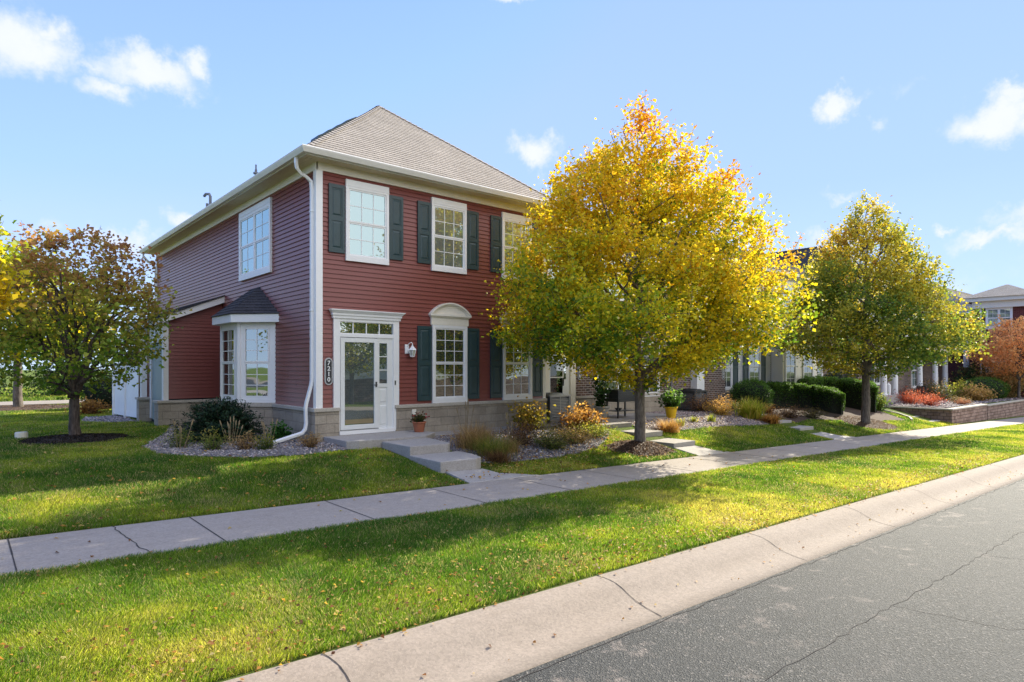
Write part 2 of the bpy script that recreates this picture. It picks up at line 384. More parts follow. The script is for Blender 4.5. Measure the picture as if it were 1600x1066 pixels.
M['brick'] = brickmat('dark_brown_brick', (.045, .032, .028), (.19, .115, .09), (.56, .51, .46), .215, .075, .009)
M['brickr'] = brickmat('red_brick', (.10, .028, .026), (.17, .05, .045), (.25, .18, .17), .215, .075, .005)
M['wallblock'] = brickmat('tumbled_wall_block', (.20, .125, .095), (.40, .285, .235), (.045, .035, .03), .26, .15, .012, .04, .43, .9, .45)
M['mulch'] = plain('mulch', (.07, .042, .03), .95, .6, 30, 1., 50)
M['mulchd'] = plain('dark_mulch', (.022, .014, .010), .95, .6, 30, 1., 50)
M['gravelbase'] = plain('gravel_bed', (.12, .11, .115), .95, .5, 40, 1., 60)
def rockmat():
    m, nt, b = newmat('river_rock')
    a = nd(nt, 'ShaderNodeAttribute', attribute_name='tint').outputs['Color']
    setc(nt, b, mixc(nt, .3, a, noi(nt, 60, 3, out='Color'), 'OVERLAY')); b.inputs['Roughness'].default_value = .75; return m
M['rock'] = rockmat()
def glassmat(name, c, refl=.35, rough=.015, tint=(.86, .95, .97), wav=.02):
    m, nt, b = newmat(name)
    setc(nt, b, c); b.inputs['Roughness'].default_value = .6; b.inputs['Specular IOR Level'].default_value = .3
    g = nd(nt, 'ShaderNodeBsdfGlossy', i_Color=tuple(tint)+(1,), i_Roughness=rough)
    n = nd(nt, 'ShaderNodeBump', i_Strength=wav, i_Distance=.05, i_Height=noi(nt, 1.6, 1)); nt.links.new(n.outputs[0], g.inputs['Normal'])
    lw = nd(nt, 'ShaderNodeFresnel', i_IOR=1.5)
    f = mth(nt, 'ADD', mth(nt, 'MULTIPLY', lw.outputs[0], 1.2), refl, clamp=True)
    mx = nd(nt, 'ShaderNodeMixShader', i_0=f, i_1=b.outputs[0], i_2=g.outputs[0])
    nt.links.new(mx.outputs[0], nt.nodes['Material Output'].inputs['Surface']); return m
M['glass'] = glassmat('window_glass_dark', (.03, .035, .035), .36, .015, (.86, .95, .97), .06)
M['glassup'] = glassmat('window_glass_blinds', (.13, .17, .17), .30, .015, (.72, .92, .94), .05)
M['glassdoor'] = glassmat('door_glass', (.06, .075, .075), .26)
M['glassfar'] = glassmat('dim_window_glass', (.05, .055, .06), .07)
def clearglass():
    m, nt, b = newmat('bay_glass')
    g = nd(nt, 'ShaderNodeBsdfGlossy', i_Color=(.9, .97, 1, 1), i_Roughness=.01); t = nd(nt, 'ShaderNodeBsdfTransparent', i_Color=(.75, .8, .8, 1))
    f = mth(nt, 'ADD', nd(nt, 'ShaderNodeFresnel', i_IOR=1.5).outputs[0], .12, clamp=True)
    mx = nd(nt, 'ShaderNodeMixShader', i_0=f, i_1=t.outputs[0], i_2=g.outputs[0])
    nt.links.new(mx.outputs[0], nt.nodes['Material Output'].inputs['Surface']); return m
M['clear'] = clearglass()

# ------------------------------------------------------------------ terrain
def sgrade(u): return -.023*np.clip(u, -15, 80)
def hz(u): return np.interp(u, [-20, 5, 22, 33, 60, 90], [.12, .2, .2, -.08, -.2, -1.2])
def gz(u, v):
    u = np.asarray(u, float); v = np.asarray(v, float); s = sgrade(u)
    ter = (u > 34.6) & (u < 58)
    f = np.where(ter, np.clip((v-9.2)/.1, 0, 1), np.clip((v-8.9)/3.5, 0, 1))
    f = np.where(ter, f, f*f*(3-2*f)*.35+f*.65)
    z = s+(hz(u)-s)*f
    z = np.where((v > 4.0) & (v < 7.15), s+.035*np.sin((v-4.)/3.15*math.pi), z)
    z = np.where(v <= 4.0, s, z)
    und = np.where((v > 7.2) & (v < 8.8), .07, 0)+np.where((v < 3.95) & (v > -6.), .3, 0)
    return z-und
def gzs(u, v): return float(gz(u, v))
us = np.concatenate([[-400, -200, -100, -60, -40], np.arange(-30, -8, 2), np.arange(-8, 34.2, .3), [34.58, 34.66], np.arange(34.8, 58, .4), [58, 58.3], np.arange(60, 90, 3), [120, 200, 400]])
vs = np.concatenate([[-400, -200, -100, -60, -40, -25, -12, -6.7, -6.02, -5.98, -2, 1, 3, 3.9, 3.96], np.arange(4.02, 7.1, .3), [7.12, 7.19, 7.22, 8., 8.77, 8.83], [8.9, 9.0, 9.1, 9.19, 9.31], np.arange(9.45, 14, .25), np.arange(14, 42, 1.), [50, 70, 110, 200, 400]])
U, V = np.meshgrid(us, vs, indexing='ij'); Zg = gz(U, V)
bumpz = np.array([mnoise.noise(Vector((a*.5, b*.5, 0))) for a, b in zip(U.ravel(), V.ravel())]).reshape(U.shape)*.02
Zg = Zg+bumpz*((V > 4.3) & (V < 6.9) | (V > 9.3))
nu, nv = U.shape
idx = np.arange(nu*nv).reshape(nu, nv)
F = np.stack([idx[:-1, :-1], idx[1:, :-1], idx[1:, 1:], idx[:-1, 1:]], -1).reshape(-1, 4)
g = npmesh('ground', np.stack([U, V, Zg], -1).reshape(-1, 3), F, [M['lawn']], smooth=True); tag(g, kind='structure')
def strip(name, u0, u1, rows, mats, step=1.5, kind='structure'):
    """rows: list of (v, dz above grade) across; runs along the street"""
    uu = np.concatenate([np.arange(u0, u1, step), [u1]]); vv = np.array([r[0] for r in rows]); dz = np.array([r[1] for r in rows])
    A, B = np.meshgrid(uu, vv, indexing='ij'); Z = sgrade(A)+dz[None, :]
    n1, n2 = A.shape; ix = np.arange(n1*n2).reshape(n1, n2)
    Fq = np.stack([ix[:-1, :-1], ix[1:, :-1], ix[1:, 1:], ix[:-1, 1:]], -1).reshape(-1, 4)
    o = npmesh(name, np.stack([A, B, Z], -1).reshape(-1, 3), Fq, mats, smooth=False); tag(o, kind=kind); return o
strip('road', -120, 160, [(-5.4, -.16), (-1, -.06), (3.28, -.16)], [M['asphalt']])
prof = [(3.22, -.30), (3.25, -.150), (3.42, -.142), (3.55, -.120), (3.64, -.085), (3.72, -.04), (3.80, -.008), (3.90, .010), (3.98, .014), (4.01, -.0), (4.02, -.2)]
strip('curb', -120, 160, prof, [M['curb']], 1.3)
strip('opposite_curb', -120, 160, [(-6.1, -.3), (-6.08, .02), (-5.9, .012), (-5.7, -.09), (-5.36, -.154), (-5.35, -.3)], [M['curb']], 2)
strip('sidewalk', -120, 160, [(7.19, -.2), (7.2, -.004), (7.22, 0), (8.77, 0), (8.79, -.004), (8.8, -.2)], [M['walk']], 1.78)
# far drive behind the lawn on the left
m = MB(); m.prism([(-120, 34.2), (6, 34.2), (60, 34.2), (60, 37.6), (-120, 37.6)], .05, .235); tag(m.build('far_drive', M['walk']), kind='structure')
# tooled joints and cracks, laid 4 mm proud of the slab
rj = random.Random(3)
m = MB()
def ribbon(m, pts, w, zf, lift=.004):
    P = [Vector(p) for p in pts]
    for k in range(len(P)-1):
        d = (P[k+1]-P[k]).normalized(); n = Vector((-d.y, d.x))*w/2*(1 if True else 1)
        w0 = rj.uniform(.7, 1.2); w1 = rj.uniform(.7, 1.2)
        q = [P[k]-n*w0, P[k]+n*w0, P[k+1]+n*w1, P[k+1]-n*w1]
        m.poly([(a.x, a.y, zf(a.x, a.y)+lift) for a in q])
sz = lambda x, y: float(sgrade(x))
for k in range(-6, 45):
    u = .38+k*1.8; ribbon(m, [(u, 7.2), (u, 8.0), (u, 8.79)], .014 if k < 6 else .02, sz)
def jag(p0, p1, n, amp):
    out = []
    for i in range(n+1):
        t = i/n; out.append((p0[0]+(p1[0]-p0[0])*t+rj.uniform(-amp, amp)*(0 < i < n), p0[1]+(p1[1]-p0[1])*t+rj.uniform(-amp, amp)*(0 < i < n)))
    return out
ribbon(m, jag((1.44, 7.2), (1.34, 8.79), 14, .02), .013, sz)
tag(m.build('sidewalk_joints', M['joint'], fix=False), kind='structure')
m = MB()
def cz(x, y): return float(sgrade(x)+np.interp(y, [q[0] for q in prof[1:9]], [q[1] for q in prof[1:9]]))
for k in range(-5, 30):
    u = 1.78+k*2.68; P = [(u+.05*math.sin(t*3), 3.25+t*.73) for t in np.linspace(0, 1, 12)]
    ribbon(m, P, .009, cz)
tag(m.build('curb_joints', M['joint'], fix=False), kind='structure')
m = MB()
rz = lambda x, y: float(sgrade(x)+np.interp(y, [-5.4, -1, 3.28], [-.16, -.06, -.16]))
def crack(pts, w):
    P = []
    for a, b in zip(pts[:-1], pts[1:]):
        n = max(3, int(math.dist(a, b)/.12)); P += jag(a, b, n, .025)[:-1]
    P.append(pts[-1]); ribbon(m, P, w, rz)
from itertools import product
def G(px, py, off):
    dx = (px-800)/999; a = dx*.7577+.6526; b = -dx*.6525+.7579; t = (1.85-off)/((py-573)/999-.023*a); return (a*t, b*t)
crack([G(*p, -.1) for p in [(1196, 1056), (1248, 1026), (1304, 996), (1392, 941), (1424, 926), (1476, 896), (1532, 866), (1588, 832), (1604, 828)]], .0055)
crack([G(*p, -.1) for p in [(1392, 941), (1452, 954), (1520, 968), (1576, 982), (1640, 980)]], .006)
crack([G(*p, -.1) for p in [(1536, 864), (1604, 872), (1660, 874)]], .006)
crack([(3.3*0+2.55, 3.20), (4, 3.21), (6, 3.2), (8.5, 3.21), (12, 3.2), (18, 3.21), (26, 3.2)], .008)
tag(m.build('road_cracks', M['joint'], fix=False), kind='structure')

# ------------------------------------------------------------------ building pieces
def siding(fr, a0, a1, z0, z1, name, mat, parent, e=.1016):
    m = MB(); n = int(math.ceil((z1-z0)/e)); js = random.Random(len(name)+int(a0*10)); off_ = 0
    for k in range(n):
        zb = z0+k*e; zt = min(z1, zb+e)
        m.poly([fr.p(a0, zb, .022), fr.p(a1, zb, .022), fr.p(a1, zt, .002), fr.p(a0, zt, .002)])
        m.poly([fr.p(a0, zb, .002), fr.p(a1, zb, .002), fr.p(a1, zb, .022), fr.p(a0, zb, .022)])
        if k % 2 == 0: off_ = js.uniform(0, 3.6)
        a = a0+off_
        while a < a1-.3:
            if a > a0+.3: m.poly([fr.p(a, zb, .0235), fr.p(a+.004, zb, .0225), fr.p(a+.004, zt, .0025), fr.p(a, zt, .0035)], 1)
            a += 3.66
    return m.build(name, [mat, M['joint']], parent, fix=False)
def window(par, fr, a0, a1, z0, z1, cols=3, rows=2, head=.0, cas=.085, sill=.05, glass='glass', twin=False, lite=.5, mat='white', label=None):
    m = MB()
    m.fb(fr, a0, a1, z1-cas-head, z1, -.01, .066); m.fb(fr, a0, a1, z0, z0+cas+sill, -.01, .068)
    m.fb(fr, a0, a0+cas, z0+cas+sill, z1-cas-head, -.01, .066); m.fb(fr, a1-cas, a1, z0+cas+sill, z1-cas-head, -.01, .066)
    g0, g1, h0, h1 = a0+cas, a1-cas, z0+cas+sill, z1-cas-head
    spans = [(g0, g1)] if not twin else [(g0, (g0+g1)/2-.03), ((g0+g1)/2+.03, g1)]
    if twin: m.fb(fr, (g0+g1)/2-.03, (g0+g1)/2+.03, h0, h1, -.01, .06)
    if head: m.fb(fr, a0-.004, a1+.004, z1-head-.012, z1-head, .066, .074)
    pn = MB(); gr = MB()
    for s0, s1 in spans:
        zm = (h0+h1)/2; sw = .035
        for b0, b1, dd in ((zm, h1, .052), (h0, zm, .041)):       # upper sash stands proud of the lower one
            m.fb(fr, s0, s1, b1-sw, b1, .0, dd); m.fb(fr, s0, s1, b0, b0+sw, .0, dd)
            m.fb(fr, s0, s0+sw, b0+sw, b1-sw, .0, dd); m.fb(fr, s1-sw, s1, b0+sw, b1-sw, .0, dd)
            x0, x1, y0, y1 = s0+sw, s1-sw, b0+sw, b1-sw
            pn.fb(fr, x0, x1, y0, y1, .004, dd-.014)
            for c in range(1, cols):
                x = x0+(x1-x0)*c/cols; gr.fb(fr, x-.008, x+.008, y0, y1, dd-.013, dd-.006)
            for r_ in range(1, rows):
                y = y0+(y1-y0)*r_/rows; gr.fb(fr, x0, x1, y-.008, y+.008, dd-.0125, dd-.0055)
    w = m.build('window', M[mat], par)
    pn.build('pane', M[glass], w); gr.build('muntins', M[mat], w)
    if label: w['label'] = label
    return w
def shutter(par, fr, a0, a1, z0, z1, mat='shut'):
    m = MB(); m.fb(fr, a0, a1, z0, z1, .016, .04)
    w = .06; zm = z0+(z1-z0)*.5; top = z1-.075; bot = z0+.09
    r = .04
    m.fb(fr, a0, a0+w, z0, z1, r, r+.014); m.fb(fr, a1-w, a1, z0, z1, r, r+.014)
    for y0, y1 in ((z0, bot), (zm-.05, zm+.05), (top, z1)): m.fb(fr, a0+w, a1-w, y0, y1, r, r+.014)
    for y0, y1 in ((bot+.025, zm-.075), (zm+.075, top-.025)):
        a, b = a0+w+.025, a1-w-.025; i = .03
        m.hexa([fr.p(a+i, y0+i, r+.012), fr.p(b-i, y0+i, r+.012), fr.p(b, y0, r), fr.p(a, y0, r), fr.p(a+i, y1-i, r+.012), fr.p(b-i, y1-i, r+.012), fr.p(b, y1, r), fr.p(a, y1, r)])
    return m.build('shutter', M[mat], par)
def roofplane(m, L0, R0, L1, R1, e=.14, lift=.014, mi=0):
    L0, R0, L1, R1 = map(Vector, (L0, R0, L1, R1))
    sl_ = max((L1-L0).dot((R0-L0).normalized().cross(Vector((0, 0, 1)))*-1), 0)
    nrm = (R0-L0).cross(L1-L0 if (L1-L0).length > .01 else R1-L0).normalized()
    if nrm.z < 0: nrm = -nrm
    dirx = (R0-L0).normalized(); up = nrm.cross(dirx); up = up if up.z > 0 else -up
    H = (L1-L0).dot(up); n = max(2, int(round(H/e)))
    for k in range(n):
        t0, t1 = k/n, (k+1)/n
        a, b, c, d = L0.lerp(L1, t0), R0.lerp(R1, t0), R0.lerp(R1, t1), L0.lerp(L1, t1)
        m.poly([a+nrm*lift, b+nrm*lift, c+nrm*.002, d+nrm*.002], mi)
        m.poly([a+nrm*.0, b+nrm*.0, b+nrm*lift, a+nrm*lift], mi)
def hiproof(par, x0, x1, y0, y1, ze, pitch, mat, gut='gutter', back=True, name='roof', capname='hip_cap'):
    w = (x1-x0)/2; d = y1-y0; r = w*pitch; xm = (x0+x1)/2
    m = MB(); zr = ze+r; A = (xm, y0+w, zr); B = (xm, y1-w if back else y1, zr)
    roofplane(m, (x0, y0, ze), (x1, y0, ze), A, A)
    roofplane(m, (x0, y1, ze), (x0, y0, ze), B, A); roofplane(m, (x1, y0, ze), (x1, y1, ze), A, B)
    if back: roofplane(m, (x1, y1, ze), (x0, y1, ze), B, B)
    o = m.build(name, mat, par, fix=False)
    c = MB()
    for p, q in (((x0, y0, ze), A), ((x1, y0, ze), A), (A, B)):
        p = Vector(p); q = Vector(q); n = int((q-p).length/.18)
        for k in range(n):
            a = p.lerp(q, k/n); b = p.lerp(q, (k+1)/n); h = Vector((0, 0, .03)); s = (q-p).cross(Vector((0, 0, 1))).normalized()*.11; dn = Vector((0, 0, -.05))
            c.poly([a+h+s+dn, a+h, b+h*.5, b+h*.5+s+dn]); c.poly([a+h, a+h-s+dn, b+h*.5-s+dn, b+h*.5])
    c.build(capname, mat, o, fix=False)
    return o, A, B
GUT = [(-.12, 0), (0, 0), (.015, -.02), (.005, -.05), (-.02, -.10), (-.035, -.13), (-.12, -.13)]

# ================================================================== red corner house
X0, X1, Y0, Y1 = 5.82, 12.62, 13.22, 28.1
house = empty('red_house', (X0, Y0, 0), 'red sided two storey end house with black green shutters and a white storm door', 'house')
FA = Fr(0, Y0, 1, 0)                   # facade: a = x
FS = Fr(X0, 0, 0, -1)                  # side wall facing the lawn: a = -y
m = MB(); m.box(X0, Y0, .3, X1, Y1, 6.26); m.build('wall_core', M['dark'], house)
m = MB()
siding(FA, X0+.1, 6.18, .95, 2.93, 'front_siding', M['red'], house)
siding(FA, 7.82, X1-.1, .95, 2.93, 'front_siding', M['red'], house)
siding(FA, X0+.1, X1-.1, .95+19*.1016+.0508*0, 6.12, 'front_siding', M['red'], house)
siding(FS, -Y1+.1, -(Y0+.1), .95, 6.12, 'side_siding', M['red'], house)
# stone wainscot with cap
m = MB()
SB = .07
m.fb(FA, X0-SB, 6.31, -.15, .87, 0, SB); m.fb(FA, 7.74, X1, -.15, .87, 0, SB)
m.fb(FS, -15.62, -Y0, -.15, .87, 0, SB); m.fb(FS, -Y1, -18.3, -.15, .87, 0, SB)
m.build('stone_base', M['stone'], house)
m = MB()
m.fb(FA, X0-SB-.035, 6.31, .87, .95, 0, SB+.035); m.fb(FA, 7.70, X1, .87, .95, 0, SB+.035)
m.fb(FS, -15.6, -Y0, .87, .95, 0, SB+.035); m.fb(FS, -Y1, -18.3, .87, .95, 0, SB+.035)
m.build('stone_cap', M['cap'], house, bevel=.008)
# corner boards, frieze
for a in ((FA, X0, X0+.115), (FS, -Y1, -Y1+.11), (FA, X1-.11, X1)):
    m = MB(); m.fb(a[0], a[1], a[2], .95, 6.10, 0, .037)
    if a[1] == X0: m.fb(FS, -Y0-.11, -Y0+.037, .95, 6.10, 0, .037)
    m.build('corner_board', M['white'], house)
m = MB(); m.fb(FA, X0-.03, X1, 6.10, 6.27, 0, .045); m.fb(FS, -Y1, -Y0+.045, 6.10, 6.27, 0, .045); m.build('frieze', M['cream'], house)
OV = .42
m = MB()                                    # soffit boards with grooves between
k = 0
x = X0-OV+.02
n = int((X1+OV-x)/.10)
for i in range(n):
    m.box(x+i*.1+.004, Y0-OV+.02, 6.262, x+(i+1)*.1-.004, Y0-.045, 6.275)
n = int((Y1-Y0)/.10)
for i in range(n):
    m.box(X0-OV+.02, Y0-.04+i*.1+.004, 6.262, X0-.045, Y0-.04+(i+1)*.1-.004, 6.275)
m.box(X0-OV+.02, Y0-OV+.02, 6.276, X1+OV-.02, Y0, 6.30); m.box(X0-OV+.02, Y0, 6.276, X0, Y1+.3, 6.30)
m.build('soffit', M['soffit'], house)
m = MB(); m.sweep([(X0-OV, Y1+.35, 6.25), (X0-OV, Y0-OV, 6.25), (X1+OV, Y0-OV, 6.25), (X1+OV, Y1+.35, 6.25)], [(-.03, 0), (0, 0), (0, .15), (-.03, .15)], 1)
m.build('fascia', M['gutter'], house)
m = MB(); m.sweep([(X0-OV, Y1+.35, 6.40), (X0-OV, Y0-OV, 6.40), (X1+OV, Y0-OV, 6.40), (X1+OV, Y1+.35, 6.40)], [(.12+a, b) for a, b in GUT], 1)
m.build('gutter', M['gutter'], house)
roof, AP, BP = hiproof(house, X0-OV, X1+OV, Y0-OV, Y1+.35+.2, 6.41, .79, M['roof'])
# vents and flues on the hidden left slope
for s, off in ((.86, .22), (1.28, .22), (1.72, .22), (2.2, .22)):
    m = MB(); x = X0-OV+s; y = Y0-OV+s+off; z = 6.41+.79*s
    m.hexa([(x-.16, y-.05, z-.15), (x+.16, y-.05, z+.10), (x+.16, y+.35, z+.10), (x-.16, y+.35, z-.15), (x-.14, y-.05, z+.0), (x+.15, y-.05, z+.175), (x+.15, y+.35, z+.175), (x-.14, y+.35, z+.0)])
    m.build('roof_vent', M['shut'], roof)
m = MB(); m.tube([(6.2, 18.1, 6.8), (6.2, 18.1, 7.32)], .035); m.tube([(6.2, 18.1, 7.2), (6.2, 18.1, 7.24)], .075); m.tube([(6.2, 18.1, 7.3), (6.2, 18.1, 7.46)], .022)
m.build('flue_pipe', M['acgrey'], roof)
m = MB(); m.tube([(6.2, 22.4, 6.8), (6.2, 22.4, 7.45), (6.18, 22.45, 7.53), (6.12, 22.6, 7.55), (6.1, 22.72, 7.5)], .045); m.build('flue_pipe', M['acgrey'], roof)
m = MB(); m.tube([(6.2, 22.75, 6.8), (6.2, 22.75, 7.28)], .045); m.build('flue_pipe', M['acgrey'], roof)
# downspouts
def rectpipe(m, path, w=.075, d=.055, hint=(1, 0, 0)):
    path = [Vector(p) for p in path]; h = Vector(hint); i0 = len(m.v)
    for k, p in enumerate(path):
        t = (path[min(k+1, len(path)-1)]-path[max(k-1, 0)]).normalized(); a = h-t*h.dot(t)
        a = a.normalized() if a.length > .05 else Vector((0, 0, 1)); b = t.cross(a).normalized()
        m.v += [tuple(p+a*sx*d/2+b*sy*w/2) for sx, sy in ((-1, -1), (1, -1), (1, 1), (-1, 1))]
    n = len(path)
    for k in range(n-1):
        for j in range(4):
            q = (j+1) % 4; m.f.append((i0+k*4+j, i0+k*4+q, i0+(k+1)*4+q, i0+(k+1)*4+j)); m.m.append(0)
    m.f += [(i0, i0+1, i0+2, i0+3), (i0+(n-1)*4, i0+(n-1)*4+1, i0+(n-1)*4+2, i0+(n-1)*4+3)]; m.m += [0, 0]
m = MB(); yb = 13.34
rectpipe(m, [(5.36, yb-.12, 6.30), (5.36, yb-.12, 6.16), (5.39, yb-.09, 6.06), (5.50, yb-.04, 5.98), (5.64, yb, 5.94), (5.74, yb, 5.86), (5.755, yb, 5.7), (5.755, yb, 3.2), (5.755, yb, 1.55), (5.74, yb, 1.45),
             (5.64, yb+.02, 1.05), (5.625, yb+.02, .95), (5.64, yb+.03, .62), (5.62, yb+.03, .50), (5.56, yb+.04, .42), (5.42, yb+.05, .38), (4.93, yb+.08, .25)], .085, .06)
for z in (5.2, 3.05): m.box(5.715, yb-.055, z, 5.80, yb+.055, z+.03)
m.build('downspout', M['white'], house, bevel=.008)
m = MB(); rectpipe(m, [(5.38, Y1+.2, 6.28), (5.38, Y1+.2, 6.15), (5.5, Y1+.05, 5.95), (5.70, Y1-.02, 5.82), (5.76, Y1-.02, 5.7), (5.76, Y1-.02, .4)], .085, .06); m.build('downspout', M['white'], house)
# windows, front
w = window(house, FA, 6.47, 7.55, 4.21, 6.02, 3, 2, .13, .065, .06, 'glassup'); w['label'] = 'upstairs window nearest the corner reflecting the sky'
window(house, FA, 8.74, 9.80, 4.21, 6.01, 3, 2, .13, .065, .06, 'glassup'); window(house, FA, 10.99, 12.06, 4.21, 6.00, 3, 2, .13, .065, .06, 'glassup')
for a, b in ((6.075, 6.445), (7.575, 7.94), (8.345, 8.72), (9.825, 10.20), (10.61, 10.975), (12.08, 12.45)): shutter(house, FA, a, b, 4.36, 5.86)
window(house, FA, 8.76, 9.82, .94+.012, 2.88, 3, 3, 0, .075, .045, 'glass'); window(house, FA, 11.02, 12.08, .94+.012, 2.88, 3, 3, 0, .075, .045, 'glass')
for a, b in ((8.345, 8.74), (9.84, 10.22), (10.60, 11.0), (12.10, 12.48)): shutter(house, FA, a, b, 1.02, 2.84)
window(house, FS, -18.15, -15.81, 4.18, 6.03, 2, 2, .12, .09, .06, 'glassup', twin=True)
# arched hoods over the two ground floor windows
for c in (9.29, 11.55):
    m = MB(); hw = .565
    m.fb(FA, c-hw, c+hw, 2.88, 3.07, 0, .07); m.fb(FA, c-hw-.025, c+hw+.025, 3.07, 3.10, 0, .095); m.fb(FA, c-hw-.055, c+hw+.055, 3.10, 3.145, 0, .125)
    n = 20; Wd = hw+.055; H = .30; rr = (Wd*Wd+H*H)/(2*H); th = math.asin(Wd/rr)
    def arc(off, k): t = -th+2*th*k/n; return (c+(rr-off)*math.sin(t), 3.145+(rr-off)*math.cos(t)-(rr-H))
    for k in range(n):
        for o0, o1, dd in ((0, .035, .125), (.035, .06, .10), (.06, .075, .08)):
            p, q, r_, s_ = arc(o0, k), arc(o0, k+1), arc(o1, k+1), arc(o1, k)
            r_ = (r_[0], max(3.145, r_[1])); s_ = (s_[0], max(3.145, s_[1]))
            m.hexa([FA.p(s_[0], s_[1], dd), FA.p(r_[0], r_[1], dd), FA.p(r_[0], r_[1], 0), FA.p(s_[0], s_[1], 0), FA.p(p[0], max(3.145, p[1]), dd), FA.p(q[0], max(3.145, q[1]), dd), FA.p(q[0], max(3.145, q[1]), 0), FA.p(p[0], max(3.145, p[1]), 0)])
        p, q = arc(.07, k), arc(.07, k+1)
        m.hexa([FA.p(p[0], 3.143, .055), FA.p(q[0], 3.143, .055), FA.p(q[0], 3.143, 0), FA.p(p[0], 3.143, 0), FA.p(p[0], max(3.144, p[1]), .055), FA.p(q[0], max(3.144, q[1]), .055), FA.p(q[0], max(3.144, q[1]), 0), FA.p(p[0], max(3.144, p[1]), 0)])
    m.build('arched_hood', M['cream'], house)
# entrance: casing, crown, transom, storm door, side light
m = MB()
m.fb(FA, 6.18, 6.33, .36, 2.92, -.02, .06); m.fb(FA, 7.67, 7.82, .36, 2.92, -.02, .06)
m.fb(FA, 6.33, 7.67, 2.85, 2.92, -.02, .055); m.fb(FA, 6.15, 7.85, 2.92, 2.985, -.02, .085); m.fb(FA, 6.13, 7.87, 2.985, 3.03, -.02, .11)
m.hexa([FA.p(6.13, 3.03, .115), FA.p(7.87, 3.03, .115), FA.p(7.87, 3.03, -.02), FA.p(6.13, 3.03, -.02), FA.p(6.08, 3.09, .17), FA.p(7.92, 3.09, .17), FA.p(7.92, 3.09, -.02), FA.p(6.08, 3.09, -.02)])
m.fb(FA, 6.075, 7.925, 3.09, 3.11, -.02, .175)
m.fb(FA, 6.33, 7.67, 2.51, 2.585, -.02, .05)
m.fb(FA, 6.31, 7.70, .34, .42, -.02, .10)
m.build('door_surround', M['white'], house)
m = MB(); m.fb(FA, 6.34, 7.66, 2.59, 2.845, .0, .012); tr = m.build('transom', M['glass'], house)
m = MB()
for a in (6.66, 6.99, 7.32): m.fb(FA, a-.012, a+.012, 2.587, 2.847, .012, .022)
m.fb(FA, 6.33, 7.67, 2.585, 2.60, .0, .025); m.fb(FA, 6.33, 7.67, 2.835, 2.85, .0, .025); m.build('muntins', M['white'], tr)
m = MB(); a0, a1, z0, z1 = 6.345, 7.275, .445, 2.495
m.fb(FA, a0, a0+.10, z0, z1, .0, .055); m.fb(FA, a1-.10, a1, z0, z1, .0, .055); m.fb(FA, a0+.1, a1-.1, z1-.10, z1, .0, .055); m.fb(FA, a0+.1, a1-.1, z0, z0+.10, .0, .055)
dr = m.build('storm_door', M['door'], house, bevel=.004)
m = MB(); m.fb(FA, a0+.1, a1-.1, z0+.1, z1-.1, .012, .03); m.build('pane', M['glassdoor'], dr)
m = MB(); m.fb(FA, a0, a1, .42, .445, .0, .07); m.build('threshold', M['steel'], dr)
m = MB(); m.fb(FA, a0+.12, a1-.13, z0+.12, z0+.22, .031, .0335); m.build('reflection_strip', M['doorrefl'], dr)  # ochre reflection at the door bottom, put in as a coloured strip
m = MB(); m.fb(FA, a1-.075, a1-.035, 1.38, 1.50, .055, .065); m.tube([FA.p(a1-.055, 1.43, .06), FA.p(a1-.055, 1.43, .10), FA.p(a1-.13, 1.43, .105)], .011); m.build('handle', M['darkmetal'], dr)
m = MB(); m.fb(FA, 7.275, 7.67, .42, 2.51, -.01, .01); m.fb(FA, 7.275, 7.315, .42, 2.51, .01, .03); m.fb(FA, 7.52, 7.67, .42, 2.51, .01, .03); m.fb(FA, 7.315, 7.52, 2.39, 2.51, .01, .03); m.fb(FA, 7.315, 7.52, 1.38, 1.46, .01, .03)
for zz in (1.77, 2.08): m.fb(FA, 7.315, 7.52, zz-.01, zz+.01, .01, .028)
for y0, y1 in ((1.02, 1.34), (.5, .96)):
    m.hexa([FA.p(7.36, y0+.03, .024), FA.p(7.48, y0+.03, .024), FA.p(7.51, y0, .01), FA.p(7.33, y0, .01), FA.p(7.36, y1-.03, .024), FA.p(7.48, y1-.03, .024), FA.p(7.51, y1, .01), FA.p(7.33, y1, .01)])
sl2 = m.build('side_panel', M['door'], house)
m = MB(); m.fb(FA, 7.315, 7.52, 1.46, 2.39, .01, .016); m.build('pane', M['glassdoor'], sl2)
m = MB(); m.fb(FA, 7.70, 7.73, 1.42, 1.52, .06, .07); m.build('doorbell', M['darkmetal'], house)
# bay window on the side wall
bp = [(5.82, 15.60), (5.14, 16.28), (5.14, 17.64), (5.82, 18.32)]
m = MB(); cur = MB(); pn = MB(); gr = MB(); frm = MB()
def bayfacet(p, q, wa, wb, glassm, curtain):
    fr = Fr(p[0], p[1], q[0]-p[0], q[1]-p[1]); L = math.dist(p, q)
    z0, z1 = .97, 2.93; h0, h1 = 1.10, 2.80
    m.fb(fr, 0, wa, z0, z1, -.06, 0); m.fb(fr, wb, L, z0, z1, -.06, 0); m.fb(fr, wa, wb, z0, h0, -.06, 0); m.fb(fr, wa, wb, h1, z1, -.06, 0)
    m.fb(fr, 0, .07, z0, z1, 0, .018); m.fb(fr, L-.07, L, z0, z1, 0, .018); m.fb(fr, .07, L-.07, z0, z0+.08, 0, .018)
    wm = MB()
    for y0, y1, dd in ((1.95, h1, .012), (h0, 1.95, .004)):
        wm.fb(fr, wa, wb, y1-.035, y1, -.05, dd); wm.fb(fr, wa, wb, y0, y0+.035, -.05, dd); wm.fb(fr, wa, wa+.04, y0+.035, y1-.035, -.05, dd); wm.fb(fr, wb-.04, wb, y0+.035, y1-.035, -.05, dd)
        pn_ = (wa+.04, wb-.04, y0+.035, y1-.035)
        PN.append((fr, pn_, dd, glassm))
    return wm, fr
PN = []
bay = None
